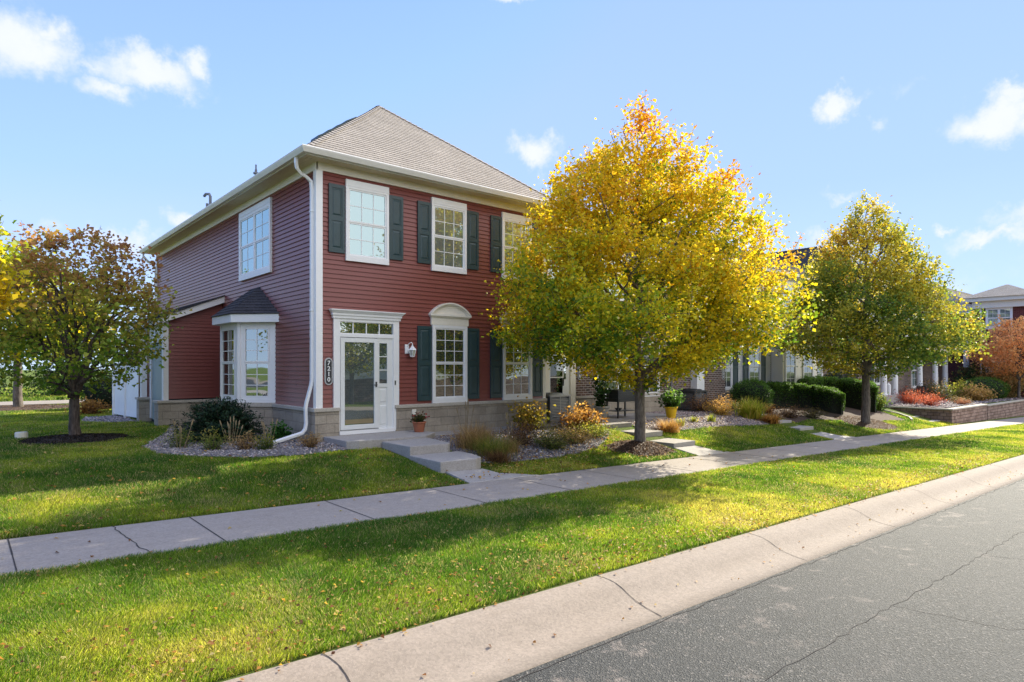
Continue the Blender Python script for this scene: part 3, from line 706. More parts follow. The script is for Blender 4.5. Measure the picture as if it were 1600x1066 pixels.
wm1, fr1 = bayfacet(bp[1], bp[0], .16, .80, 'glass', False)      # facing the camera (a runs from outer corner to the wall)
wm2, fr2 = bayfacet(bp[2], bp[1], .10, 1.12, 'clear', True)
wm3, fr3 = bayfacet(bp[3], bp[2], .10, .80, 'glass', False)
bay = m.build('bay_window', M['white'], house)
for wm, frx in ((wm1, fr1), (wm2, fr2), (wm3, fr3)):
    so_ = wm.build('bay_sash', M['white'], bay)
for fr, (x0, x1, y0, y1), dd, gm in PN:
    q = MB(); q.fb(fr, x0, x1, y0, y1, dd-.03, dd-.024); q.build('pane', M[gm], bay)
    q = MB(); cols = 2
    q.fb(fr, (x0+x1)/2-.009, (x0+x1)/2+.009, y0, y1, dd-.023, dd-.015)
    for k in (1, 2): zz = y0+(y1-y0)*k/3; q.fb(fr, x0, x1, zz-.009, zz+.009, dd-.0225, dd-.0145)
    q.build('muntins', M['white'], bay)
q = MB(); n = 40
for a0, a1 in ((.12, .50), (.78, 1.10)):
    for k in range(n):
        t0, t1 = a0+(a1-a0)*k/n, a0+(a1-a0)*(k+1)/n
        q.poly([fr2.p(t0, 1.05, -.16+.025*math.sin(t0*75)), fr2.p(t1, 1.05, -.16+.025*math.sin(t1*75)), fr2.p(t1, 2.85, -.16+.025*math.sin(t1*75)), fr2.p(t0, 2.85, -.16+.025*math.sin(t0*75))])
q.build('curtain', M['curtain'], bay, fix=False)
m = MB(); pp = [(5.75, 15.60), (5.09, 16.255), (5.09, 17.665), (5.75, 18.32)]
m.prism([(5.82, 15.60), (5.82, 18.32), (5.14, 17.64), (5.14, 16.28)][::-1], -.15, .87); m.build('bay_stone_base', M['stone'], house)
m = MB(); m.prism([(5.82, 15.55), (5.82, 18.37), (5.09, 17.66), (5.09, 16.26)][::-1], .87, .97); m.build('bay_sill', M['cap'], house)
o_ = .17; ep = [(5.82, 15.36), (4.95, 16.20), (4.95, 17.72), (5.82, 18.56)]
m = MB(); m.prism(ep[::-1] if False else [ep[0], ep[3], ep[2], ep[1]][::-1], 2.93, 3.13); br_ = m.build('bay_fascia', M['white'], house)
m = MB(); ap = (5.83, 16.72, 3.92); ap2 = (5.83, 17.2, 3.92); z = 3.13; e2 = [(5.82, 15.33), (4.92, 16.18), (4.92, 17.74), (5.82, 18.59)]
roofplane(m, (*e2[1], z), (*e2[0], z), ap, ap, .13); roofplane(m, (*e2[2], z), (*e2[1], z), ap2, ap, .13); roofplane(m, (*e2[3], z), (*e2[2], z), ap2, ap2, .13)
m.poly([(*e2[0], z-.002), (*e2[1], z-.002), (*e2[2], z-.002), (*e2[3], z-.002)])
m.build('bay_roof', M['roofd'], house, fix=False)
# side vestibule
FV = Fr(0, 19.78, 1, 0)
m = MB(); m.prism([(4.36, 19.80), (5.82, 19.80), (5.82, 24.2), (4.36, 24.2)], .2, 3.2); m.build('vestibule_core', M['dark'], house)
siding(FV, 4.34, 5.80, .95, 3.15, 'vestibule_siding', M['red'], house)
m = MB()   # upper triangle of courses following the shed roof
e = .1016; k = 0
while 3.15+k*e < 3.70:
    zb = 3.15+k*e; zt = zb+e; ax = 4.34+max(0, (zt-3.17))/.42
    if ax < 5.8:
        m.poly([FV.p(ax-.0, zb, .016), FV.p(5.8, zb, .016), FV.p(5.8, zt, .003), FV.p(ax, zt, .003)]); m.poly([FV.p(ax, zb, .003), FV.p(5.8, zb, .003), FV.p(5.8, zb, .016), FV.p(ax, zb, .016)])
        m.poly([FV.p(ax-.24, zb, .01), FV.p(ax, zb, .01), FV.p(ax, zt, .01)])
    k += 1
m.build('vestibule_gable', M['red'], house, fix=False)
m = MB(); m.hexa([(4.10, 19.58, 3.02), (5.82, 19.58, 3.72), (5.82, 24.3, 3.72), (4.10, 24.3, 3.02), (4.10, 19.58, 3.19), (5.82, 19.58, 3.90), (5.82, 24.3, 3.90), (4.10, 24.3, 3.19)])
m.build('vestibule_eave', M['white'], house)
m = MB(); roofplane(m, (4.05, 24.35, 3.19), (4.05, 19.54, 3.19), (5.82, 24.35, 3.93), (5.82, 19.54, 3.93), .14); m.poly([(4.05, 19.54, 3.17), (5.82, 19.54, 3.91), (5.82, 19.54, 3.945), (4.05, 19.54, 3.205)]); m.build('vestibule_roof', M['roofd'], house, fix=False)
m = MB(); m.box(4.10, 19.66, -.1, 5.82, 19.76, .84); m.box(4.10, 19.76, -.1, 4.36, 20.15, .84); m.build('vestibule_stone_base', M['stone'], house)
m = MB(); m.box(4.06, 19.62, .84, 5.82, 19.80, .91); m.box(4.06, 19.80, .84, 4.36, 20.19, .91); m.build('vestibule_cap', M['cap'], house, bevel=.008)
FW = Fr(4.36, 0, 0, -1)
m = MB(); m.fb(FV, 4.24, 4.37, .91, 3.17, -.0, .05); m.fb(FW, -20.0, -19.76, .91, 3.12, 0, .10); m.fb(FW, -21.8, -21.6, .3, 3.1, 0, .05); m.fb(FW, -21.6, -20.0, 2.55, 3.1, 0, .05); m.build('corner_board', M['white'], house)
m = MB(); m.fb(FW, -21.55, -20.2, .28, 2.5, .0, .025); sd_ = m.build('side_door', M['tealdoor'], house)
m = MB(); m.fb(FW, -24.2, -21.8, .3, 3.1, 0, .012); m.build('vestibule_wall', M['red'], house)
m = MB(); m.box(4.02, 21.78, -.1, 4.42, 22.1, .86); pr = m.build('pier', M['stone'], house)
m = MB(); m.box(3.98, 21.74, .86, 4.46, 22.14, .93); m.build('pier_cap', M['cap'], pr)
m = MB(); m.box(4.1, 21.85, .93, 4.25, 22.0, 3.05); m.build('porch_post', M['white'], house)
# plaque, lantern, outlet
def textobj(s, fr, a, z, d, size, mat, par, name='digits'):
    cu = bpy.data.curves.new(name, 'FONT'); cu.body = s; cu.size = size; cu.extrude = .003; cu.align_x = 'CENTER'; cu.align_y = 'CENTER'; cu.offset = size*.018
    t = bpy.data.objects.new(name, cu); COL.objects.link(t)
    bpy.context.view_layer.update()
    me = bpy.data.meshes.new_from_object(t.evaluated_get(bpy.context.evaluated_depsgraph_get())); bpy.data.objects.remove(t)
    v = np.empty(len(me.vertices)*3, np.float32); me.vertices.foreach_get('co', v); v = v.reshape(-1, 3)
    out_ = [fr.p(a+p[0], z+p[1], d+p[2]) for p in v]
    o = ORG.get(par.name, Vector((0, 0, 0)))
    me.vertices.foreach_set('co', np.array([[q[0]-o.x, q[1]-o.y, q[2]-o.z] for q in out_], np.float32).ravel())
    me.materials.clear(); me.update()
    return link(name, me, par, [mat])
def stadium(c, zc, w, h, n=10):
    r = w/2; pts = []
    for k in range(n+1): t = math.pi*k/n; pts.append((c+r*math.cos(t), zc+h/2-r+r*math.sin(t)))
    for k in range(n+1): t = math.pi+math.pi*k/n; pts.append((c+r*math.cos(t), zc-h/2+r+r*math.sin(t)))
    return pts
def plaque(num, fr, a, zc, label, w=.19, h=.60, base=.016):
    loc = fr.p(a, zc-h/2, base); r = empty('address_plaque', loc, label, 'house number')
    m = MB()
    def slab(pts, d0, d1):
        i = len(m.v); n = len(pts); m.v += [fr.p(x, z, d0) for x, z in pts]+[fr.p(x, z, d1) for x, z in pts]
        m.f += [tuple(range(i, i+n)), tuple(range(i+2*n-1, i+n-1, -1))]; m.m += [0, 0]
        for k in range(n): q = (k+1) % n; m.f.append((i+k, i+q, i+n+q, i+n+k)); m.m.append(0)
    slab(stadium(a, zc, w, h), base, base+.02); m.build('rim', M['actop'], r, bevel=.004)
    m.v = []; m.f = []; m.m = []
    slab(stadium(a, zc, w-.055, h-.055), base+.0201, base+.023); m.build('face', M['darkpot'], r)
    dz = (h-.12)/len(num)
    for k, ch in enumerate(num): textobj(ch, fr, a, zc+h/2-.06-dz*(k+.5), base+.023, dz*1.12, M['white'], r, 'digit')
    return r
plaque('7210', FA, 6.075, 1.745, 'oval black and white number plate reading 7210 beside the storm door')
r = empty('wall_lantern', FA.p(8.05, 2.1, 0), 'small white wall lantern between the front door and the shuttered window', 'lantern')
m = MB(); m.fb(FA, 8.0, 8.11, 2.16, 2.38, .01, .035); m.build('back_plate', M['white'], r, bevel=.006)
m = MB(); c = FA.p(8.13, 0, .15)
m.tube([FA.p(8.06, 2.32, .03), FA.p(8.08, 2.40, .08), FA.p(8.11, 2.43, .13), FA.p(8.13, 2.40, .15), FA.p(8.13, 2.34, .15)], .010); m.build('arm', M['white'], r)
m = MB(); m.lathe((c[0], c[1], 0), [(.0, 2.36), (.025, 2.355), (.03, 2.33), (.10, 2.25), (.105, 2.24), (.0, 2.238)], 6); m.build('roof', M['white'], r)
m = MB(); m.lathe((c[0], c[1], 0), [(.085, 2.24), (.055, 2.10), (.0, 2.098)], 6); m.build('shade', glassmat('frosted_glass', (.45, .45, .42), .15, .2), r)
m = MB()
for k in range(6):
    t = math.pi*k/3; m.tube([(c[0]+.088*math.cos(t), c[1]+.088*math.sin(t), 2.24), (c[0]+.058*math.cos(t), c[1]+.058*math.sin(t), 2.10)], .006, 5)
m.lathe((c[0], c[1], 0), [(.06, 2.105), (.062, 2.09), (.02, 2.07), (.0, 2.065)], 6)
m.build('cage', M['white'], r)
m = MB(); m.fb(FA, 8.16, 8.27, .70, .83, SB, SB+.03); m.build('outlet_cover', M['cream'], house, bevel=.006)
# ------------------------------------------------------------------ foliage tools
def leafcloud(name, C, size, cols, mat, parent=None, upb=.5, asp=.8, seed=1, jit=.35, axis=None):
    rg = np.random.default_rng(seed); n = len(C)
    nr = rg.normal(size=(n, 3)); nr[:, 2] = np.abs(nr[:, 2])+upb; nr /= np.linalg.norm(nr, axis=1)[:, None]
    t = rg.normal(size=(n, 3)) if axis is None else axis+rg.normal(size=(n, 3))*.35
    t -= nr*(t*nr).sum(1)[:, None]; t /= np.linalg.norm(t, axis=1)[:, None]+1e-9
    s = np.cross(nr, t); L = (size*(1+rg.uniform(-jit, jit, n)))[:, None]; w = L*asp
    fold = rg.uniform(.05, .3, (n, 1))
    P0 = C-t*L*.5; P2 = C+t*L*.5-nr*L*.12; P1 = C+s*w*.5+nr*L*fold+t*L*-.05; P3 = C-s*w*.5+nr*L*fold+t*L*-.05
    Vv = np.stack([P0, P1, P2, P3], 1).reshape(-1, 3); Fc = np.arange(n*4).reshape(n, 4)
    return npmesh(name, Vv, Fc, [mat], np.repeat(cols, 4, 0), parent)
_vg = {}
def vn(x, y, s, seed=0):
    if seed not in _vg: _vg[seed] = np.random.default_rng(seed+99).random((128, 128))
    g = _vg[seed]; X = np.asarray(x)/s+400.3; Y = np.asarray(y)/s+400.7
    i = np.floor(X).astype(int); j = np.floor(Y).astype(int); fx = X-i; fy = Y-j; fx = fx*fx*(3-2*fx); fy = fy*fy*(3-2*fy)
    a = g[i % 128, j % 128]; b = g[(i+1) % 128, j % 128]; c = g[i % 128, (j+1) % 128]; d = g[(i+1) % 128, (j+1) % 128]
    return (a*(1-fx)+b*fx)*(1-fy)+(c*(1-fx)+d*fx)*fy
def inpoly(x, y, poly):
    r = np.zeros(len(x), bool); n = len(poly)
    for k in range(n):
        x1, y1 = poly[k]; x2, y2 = poly[(k+1) % n]
        c = ((y1 > y) != (y2 > y)) & (x < (x2-x1)*(y-y1)/((y2-y1) or 1e-9)+x1); r ^= c
    return r
def palette(t, stops):
    """t in 0..1 -> colour through stops"""
    ps = [s[0] for s in stops]; return np.stack([np.interp(t, ps, [s[1][k] for s in stops]) for k in range(3)], 1)

def tree(name, label, cat, loc, env, ztop, zlow, zfork, r0, nclus, nleaf, lsize, pal, colf, nlimb=18, seed=1, sig=(.24, .24, .17), vase=False, bark='bark', lean=0, sprig=.3, group=None, asp=.82, rise=.9, cwob=.2, inner=.2, lmat='leaf', stems=5, minz=.0, gap=0, hue=.07):
    rg = np.random.default_rng(seed); rr_ = random.Random(seed)
    root = empty(name, loc, label, cat, group); L = np.array(loc)
    m = MB(); limbpts = []; 
    lead = [(0, 0, -.15), (0, 0, 0), (.01, .0, .12)]; rad = [r0*1.5, r0*1.28, r0*1.06]
    n = 6
    for k in range(1, n): t = k/(n-1); lead.append((lean*t*.1+rr_.uniform(-.015, .015), rr_.uniform(-.015, .015), .12+(zfork-.12)*t)); rad.append(r0*(1-.18*t))
    if not vase:
        x, y, z = lead[-1]; k2 = 12
        for k in range(1, k2): t = k/(k2-1); lead.append((x+rr_.uniform(-.06, .06)*(1+t), y+rr_.uniform(-.06, .06)*(1+t), zfork+(ztop*.93-zfork)*t)); rad.append(r0*.82*(1-t)**1.1+.008)
    m.tube([(a+L[0], b+L[1], c+L[2]) for a, b, c in lead], rad, 12)
    lead = np.array(lead); 
    if not vase: limbpts += [(lead[i], rad[i]) for i in range(7, len(lead))]
    for i in range(nlimb):
        az = i*2.39996+rr_.uniform(-.3, .3)
        if vase:
            zs = zfork-.05; big = i < stems; tz = zlow+(ztop-zlow)*(rr_.uniform(.55, .95) if big else rr_.uniform(.05, .6)); fr_ = rr_.uniform(.35, .7) if big else rr_.uniform(.75, .92)
            rb = r0*(.52 if big else .3)
        else:
            q = (i+.5)/nlimb; zs = zfork+(ztop*.8-zfork)*q**1.25; tz = min(ztop*.95, zs+rise*(.35+.65*(1-q))*1.6+.3); fr_ = rr_.uniform(.8, .95); rb = r0*(.5-.33*q)
        R_ = env((tz-zlow)/(ztop-zlow), az)*fr_
        p0 = np.array([0, 0, zs]) if vase else np.array([np.interp(zs, lead[:, 2], lead[:, 0]), np.interp(zs, lead[:, 2], lead[:, 1]), zs])
        p2 = np.array([R_*math.cos(az), R_*math.sin(az), tz]); hd = np.array([math.cos(az), math.sin(az), 0])
        p1 = p0+hd*R_*(.28 if vase else .5)+np.array([0, 0, (tz-zs)*(.6 if vase else .35)])
        pts = []; N = 10
        for k in range(N+1):
            t = k/N; p = p0*(1-t)**2+2*p1*t*(1-t)+p2*t*t+rg.normal(size=3)*.035*(0 < k); pts.append(p)
        rs = [rb*(1-.9*(k/N))+.006 for k in range(N+1)]
        m.tube([p+L for p in pts], rs, 7)
        limbpts += [(pts[k], rs[k]) for k in range(3, N+1)]
        for sgn in (-1, 1):                         # forks of every limb
            k0 = rr_.choice((4, 5, 6)); a2 = az+sgn*rr_.uniform(.35, .8); tz2 = min(ztop*.93, tz+rr_.uniform(-.5, .5)); tz2 = max(tz2, pts[k0][2]+.1)
            R2 = env((tz2-zlow)/(ztop-zlow), a2)*rr_.uniform(.7, .93); e_ = np.array([R2*math.cos(a2), R2*math.sin(a2), tz2]); b_ = pts[k0]
            P = [b_*(1-t)+e_*t+np.array([0, 0, .18*math.sin(math.pi*t)])+rg.normal(size=3)*.03*(t > 0) for t in np.linspace(0, 1, 7)]
            r2 = [rs[k0]*.7*(1-.88*t)+.004 for t in np.linspace(0, 1, 7)]
            m.tube([p+L for p in P], r2, 5); limbpts += [(P[k], r2[k]) for k in range(2, 7)]
    LP = np.array([p for p, r in limbpts]); LR = np.array([r for p, r in limbpts])
    cl = []; tries = 0; dmin = cwob
    while len(cl) < nclus and tries < nclus*40:
        tries += 1
        zz = rr_.uniform(0, 1); az = rr_.uniform(0, 2*math.pi); e = env(zz, az)
        if rr_.random() > (e/3.2)**1.3: continue
        q = e*math.sqrt(rr_.uniform(inner, 1.)); p = np.array([q*math.cos(az), q*math.sin(az), zlow+zz*(ztop-zlow)])
        if gap and mnoise.noise(Vector((p[0]*gap+seed, p[1]*gap, p[2]*gap*1.5))) < (-.13 if gap < .8 else -.30) and zz < .9: continue
        if q < e*.55 and zz < .22: continue
        if cl and np.min(((np.array(cl)-p)**2).sum(1)) < dmin*dmin: continue
        cl.append(p)
    cl = np.array(cl); Cs = []; Cc = []
    for ci, p in enumerate(cl):
        d = LP-p; dd = np.sqrt((d**2).sum(1))+np.maximum(0, d[:, 2])*1.5; j = int(np.argmin(dd)); b_ = LP[j]
        P = [b_*(1-t)+p*t+np.array([0, 0, .06*math.sin(math.pi*t)]) for t in np.linspace(0, 1, 4)]
        r2 = min(LR[j]*.6, .014); m.tube([q+L for q in P], [r2, r2*.8, r2*.55, .003], 4, cap=False)
        k = int(nleaf*rg.uniform(.55, 1.4)); k1 = int(k*.6)
        A = p+rg.normal(size=(k1, 3))*np.array(sig)
        t = rg.uniform(.2, 1.15, k-k1)[:, None]; Bq = b_*(1-t)+p*t+rg.normal(size=(k-k1, 3))*.09
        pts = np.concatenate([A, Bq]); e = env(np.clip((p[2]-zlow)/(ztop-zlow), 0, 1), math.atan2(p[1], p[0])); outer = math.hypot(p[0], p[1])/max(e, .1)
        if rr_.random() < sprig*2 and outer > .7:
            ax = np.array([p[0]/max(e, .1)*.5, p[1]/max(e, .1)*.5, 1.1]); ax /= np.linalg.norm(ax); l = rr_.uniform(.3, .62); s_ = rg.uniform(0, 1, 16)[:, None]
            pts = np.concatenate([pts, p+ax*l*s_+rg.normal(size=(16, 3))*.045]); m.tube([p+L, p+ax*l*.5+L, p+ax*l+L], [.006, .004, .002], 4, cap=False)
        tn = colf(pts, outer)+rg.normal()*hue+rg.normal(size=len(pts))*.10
        Cs.append(pts); Cc.append(tn)
    Cs = np.concatenate(Cs); tn = np.clip(np.concatenate(Cc), 0, 1); keep = Cs[:, 2] > zlow-.35+minz
    Cs, tn = Cs[keep], tn[keep]
    col = palette(tn, pal)*rg.uniform(.75, 1.2, (len(Cs), 1))
    tr_ = m.build('trunk', M[bark], root, smooth=True, fix=False)
    leafcloud('crown', Cs+L, lsize, col, M[lmat], root, .35, asp, seed)
    return root
def envp(pts, lump=.12, seed=0, sx=1., sy=1., offs=0, dirs=()):
    """crown outline radius against height fraction, with lumps round the compass"""
    zs = [p[0] for p in pts]; rs = [p[1] for p in pts]; rr_ = random.Random(seed); ph = [rr_.uniform(0, 6.28) for _ in range(8)]
    def f(z, az):
        r = float(np.interp(z, zs, rs)); w = 1+lump*(.5*math.sin(3*az+ph[0]+z*6)+.45*math.sin(5*az+ph[1]-z*9)+.35*math.sin(8*az+ph[2]+z*14)+.3*math.sin(z*26+ph[3]+2*az))
        k = 1
        for a0, g_, z0_, z1_ in dirs:
            if z0_ <= z <= z1_: k += g_*max(0, math.cos(az-a0))**2
        return r*w*k
    return f
LG, LY, LO, LGr = (.10, .19, .018), (.50, .42, .025), (.62, .27, .022), (.34, .38, .03)
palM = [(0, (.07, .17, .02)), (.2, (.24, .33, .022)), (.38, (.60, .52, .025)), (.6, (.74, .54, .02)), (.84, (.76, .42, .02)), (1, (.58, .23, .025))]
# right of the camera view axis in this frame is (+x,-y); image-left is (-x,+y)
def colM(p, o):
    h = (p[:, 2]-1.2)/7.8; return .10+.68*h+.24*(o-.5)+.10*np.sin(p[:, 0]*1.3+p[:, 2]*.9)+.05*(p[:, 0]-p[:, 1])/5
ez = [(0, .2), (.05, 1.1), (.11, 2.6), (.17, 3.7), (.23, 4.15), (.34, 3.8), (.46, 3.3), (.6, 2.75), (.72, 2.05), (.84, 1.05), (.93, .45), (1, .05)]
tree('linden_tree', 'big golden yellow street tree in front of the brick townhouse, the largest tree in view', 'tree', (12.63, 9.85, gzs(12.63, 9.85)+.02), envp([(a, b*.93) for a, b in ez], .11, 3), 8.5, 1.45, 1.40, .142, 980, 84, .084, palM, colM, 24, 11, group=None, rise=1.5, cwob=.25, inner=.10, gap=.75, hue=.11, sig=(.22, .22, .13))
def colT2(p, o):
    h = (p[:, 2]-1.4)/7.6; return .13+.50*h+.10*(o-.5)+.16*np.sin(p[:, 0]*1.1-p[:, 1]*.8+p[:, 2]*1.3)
ez2 = [(0, .3), (.06, 1.8), (.15, 3.2), (.25, 3.3), (.4, 2.85), (.55, 2.3), (.7, 1.6), (.85, .65), (.94, .12), (1, .02)]
palT = [(0, (.08, .17, .035)), (.22, (.20, .27, .04)), (.45, (.46, .41, .05)), (.72, (.66, .50, .05)), (1, (.50, .24, .05))]
tree('linden_tree', 'conical yellow green street tree further along the pavement, trunk in front of the dark hedges', 'tree', (27.0, 10.0, gzs(27, 10)), envp(ez2, .11, 8, dirs=((-.7, .32, 0, .36),)), 9.3, 1.9, 1.9, .165, 760, 66, .10, palT, colT2, 20, 23, rise=1.5, cwob=.26, inner=.12, gap=.9, hue=.10, sig=(.22, .22, .14))
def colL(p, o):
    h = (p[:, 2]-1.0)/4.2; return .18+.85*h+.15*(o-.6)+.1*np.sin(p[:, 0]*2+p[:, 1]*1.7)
palL = [(0, (.10, .22, .03)), (.3, (.19, .30, .035)), (.55, (.36, .36, .05)), (.8, (.44, .26, .07)), (1, (.38, .17, .07))]
ezL = [(0, .5), (.08, 1.3), (.22, 1.95), (.45, 2.0), (.62, 1.8), (.8, 1.45), (.92, .95), (1, .3)]
tree('serviceberry_tree', 'low spreading green and russet tree in a dark mulch ring on the left lawn', 'tree', (1.98, 17.75, gzs(2, 17.8)), envp(ezL, .14, 5), 4.85, 1.1, .92, .118, 310, 38, .088, palL, colL, 13, 31, (.21, .21, .07), True, 'barkd', cwob=.24, inner=.1, sprig=.22, asp=.95, stems=6)
palY = [(0, (.12, .22, .02)), (.3, (.40, .42, .025)), (.6, (.62, .5, .02)), (1, (.64, .40, .02))]
tree('yellow_tree', 'bright yellow tree at the left edge of the picture, only its outer leaves in view', 'tree', (-.55, 12.35, gzs(-.5, 12.3)), envp([(0, .6), (.2, 1.15), (.45, 1.1), (.65, .75), (1, .1)], .1, 9), 5.0, 2.1, 1.8, .08, 170, 40, .085, palY, lambda p, o: .52+.3*np.sin(p[:, 2]*2.3+p[:, 0]*2), 12, 41, (.2, .2, .15), cwob=.22, sprig=.4)
tree('yellow_tree', 'yellow leaved tree with pale trunk by the far drive, behind the serviceberry', 'tree', (1.7, 32.0, gzs(1.7, 32)), envp([(0, 1.2), (.2, 2.4), (.5, 2.6), (.8, 1.7), (1, .2)], .12, 19), 6.3, 2.0, 1.9, .16, 200, 34, .17, palY, lambda p, o: .38+.25*np.sin(p[:, 2]*1.7+p[:, 0]), 12, 43, (.3, .3, .2), cwob=.3, bark='bark')
tree('young_tree', 'thin trunked tree beyond the far drive beside the dark spruces', 'tree', (4.3, 39.2, .18), envp([(0, 1.), (.3, 1.9), (.7, 1.4), (1, .2)], .12, 29), 5.6, 2.0, 1.9, .13, 110, 30, .18, palT, lambda p, o: .3+.2*np.sin(p[:, 2]*1.7+p[:, 0]), 10, 47, (.3, .3, .2), cwob=.3)
# orange tree by the far red building
palO = [(0, (.70, .32, .12)), (.4, (.84, .46, .2)), (.8, (.80, .46, .22)), (1, (.62, .3, .15))]
tree('orange_maple', 'feathery orange tree in front of the far red brick building', 'tree', (49.8, 9.55, -.25), envp([(0, 1.2), (.2, 2.1), (.5, 2.2), (.8, 1.4), (1, .2)], .14, 39), 5.3, 1.7, 1.3, .08, 240, 34, .13, palO, lambda p, o: .5+.3*np.sin(p[:, 2]*3.7+p[:, 0]), 12, 53, (.34, .34, .12), True, cwob=.3)
# spruces far left
def spruce(label, x, y, h, r, seed):
    rg = np.random.default_rng(seed); z0 = gzs(x, y); root = empty('spruce_tree', (x, y, z0), label, 'tree', 'dark spruces beyond the far drive'); m = MB(); m.tube([(x, y, z0-.1), (x, y, z0+h)], [.14, .02], 7); m.build('trunk', M['barkd'], root)
    C = []
    for k in range(int(h/.28)):
        zz = .25+k*.28; rr_ = r*(1-zz/h)**.85; nb = max(5, int(rr_*11))
        for j in range(nb):
            a = rg.uniform(0, 6.28); q = rr_*rg.uniform(.8, 1.1); t = rg.uniform(.1, 1, 26); C.append(np.stack([x+np.cos(a)*q*t, y+np.sin(a)*q*t, z0+zz-.35*q*t*t+.05*t], 1)+rg.normal(size=(26, 3))*np.array([.07, .07, .04]))
    C = np.concatenate(C); col = palette(rg.uniform(0, 1, len(C)), [(0, (.012, .028, .016)), (1, (.035, .065, .035))]); leafcloud('crown', C, .16, col, M['needle'], root, .2, .35, seed)
spruce('dark spruce at the far left beyond the drive', 0.4, 44.0, 5.2, 2.2, 1); spruce('dark spruce second from the left beyond the drive', 4.0, 43.0, 4.6, 2.0, 2)
spruce('dark spruce third from the left beyond the drive', 7.6, 43.5, 4.2, 2.0, 3); spruce('dark spruce nearest the white fence, beyond the drive', 10.8, 42.6, 3.8, 1.9, 4)

# ------------------------------------------------------------------ steps, slabs, beds
def slab(name, poly, z0, z1, mat='step', bevel=.012, label=None, cat=None, kind='structure', group=None):
    m = MB(); m.prism(poly, z0, z1); o = m.build(name, M[mat], None, bevel=bevel); tag(o, label, cat, group, kind); return o
def rect(a, b, c, d): return [(a, b), (c, b), (c, d), (a, d)]
slab('entry_slab', [(5.93, 12.05), (6.15, 11.92), (7.75, 11.88), (8.3, 12.35), (8.3, 13.14), (5.93, 13.14)], -.2, .335)
slab('entry_walk', rect(8.302, 12.45, 12.4, 13.14), -.2, .25)
slab('concrete_step', [(6.65, 10.78), (7.5, 10.70), (7.62, 10.8), (7.80, 11.878), (6.65, 11.878)], -.2, .285, label='upper concrete step below the storm door slab', cat='step', kind=None, group='concrete steps')
slab('concrete_step', [(6.60, 9.66), (7.35, 9.58), (7.58, 9.72), (7.72, 10.2), (7.74, 10.698), (6.62, 10.76)], -.25, .115, label='lower concrete step leading to the red house walk', cat='step', kind=None, group='concrete steps')
slab('front_walk', [(6.62, 8.80), (8.25, 8.80), (7.6, 9.2), (7.52, 9.60), (7.33, 9.575), (6.70, 9.64)], lambda x, y: sz(x, y)-.15, lambda x, y: sz(x, y)+.006+(y-8.8)*.10)
slab('patio', [(13.35, 11.75), (14.7, 11.75), (14.7, 12.25), (18.2, 12.25), (18.2, 14.1), (13.35, 14.1)], -.2, .235, 'patio')
slab('concrete_step', rect(13.75, 10.68, 14.7, 11.748), -.35, .075, label='upper concrete step right behind the big tree trunk', cat='step', kind=None, group='concrete steps')
slab('concrete_step', rect(13.70, 9.62, 14.66, 10.678), -.4, -.10, label='lower concrete step beside the big tree mulch', cat='step', kind=None, group='concrete steps')
slab('front_walk', [(13.55, 8.80), (15.0, 8.80), (14.7, 9.1), (14.66, 9.618), (13.7, 9.618)], lambda x, y: sz(x, y)-.15, lambda x, y: sz(x, y)+.006+(y-8.8)*.13)
slab('concrete_step', rect(21.35, 11.7, 22.5, 13.0), -.4, .10, label='topmost block step between the round bush and the grasses', cat='step', kind=None, group='concrete steps')
slab('concrete_step', rect(21.35, 10.75, 22.4, 11.698), -.5, -.06, label='middle block step near the clipped hedge', cat='step', kind=None, group='concrete steps')
slab('concrete_step', rect(21.3, 9.95, 22.35, 10.748), -.6, -.215, label='lowest block step near the clipped hedge', cat='step', kind=None, group='concrete steps')
slab('front_walk', [(21.2, 8.80), (22.9, 8.80), (22.4, 9.2), (22.35, 9.948), (21.3, 9.948)], lambda x, y: sz(x, y)-.15, lambda x, y: sz(x, y)+.006+(y-8.8)*.14)
slab('patio', rect(20.8, 13.002, 31, 14.1), -.4, .13, 'patio')
for k in range(4):
    slab('concrete_step', rect(33.2, 9.5+k*.85, 34.38, 10.348+k*.85-.0), -1.2, -.63+k*.15, label=['lowest', 'second', 'third', 'topmost'][k]+' step beside the block retaining wall', cat='step', kind=None, group='steps by the retaining wall')
bedL = [(4.4, 19.6), (3.7, 17.2), (2.85, 14.9), (2.8, 13.5), (3.2, 12.6), (3.95, 12.02), (4.9, 11.80), (5.9, 11.92), (5.9, 13.2), (5.8, 15.6), (5.1, 16.3), (5.1, 17.8), (5.8, 18.3), (5.8, 19.6)]
bedM = [(7.85, 10.8), (7.85, 9.95), (8.5, 9.85), (9.4, 9.82), (10.5, 9.95), (11.6, 10.3), (12.7, 10.95), (13.3, 11.4), (13.3, 14.1), (12.65, 14.1), (12.65, 13.2), (12.4, 12.44), (8.3, 12.44), (7.8, 11.85)]
bedN = [(14.75, 11.2), (15.6, 10.9), (17.2, 11.0), (18.8, 10.9), (20.2, 10.7), (21.3, 10.8), (21.3, 13.0), (20.75, 13.0), (20.75, 14.1), (18.25, 14.1), (18.25, 12.2), (14.75, 12.2)]
bedF = [(3.0, 24.6), (2.7, 22.8), (3.3, 21.8), (4.0, 21.5), (4.0, 24.6)]
bedH = [(22.5, 10.6), (24.0, 10.9), (26.5, 10.5), (28.2, 10.0), (29.6, 10.2), (31.5, 10.0), (32.5, 11.5), (33.0, 14.0), (22.5, 14.0)]
bedT = [(34.65, 9.35), (56, 9.35), (56, 14.0), (34.65, 14.0)]
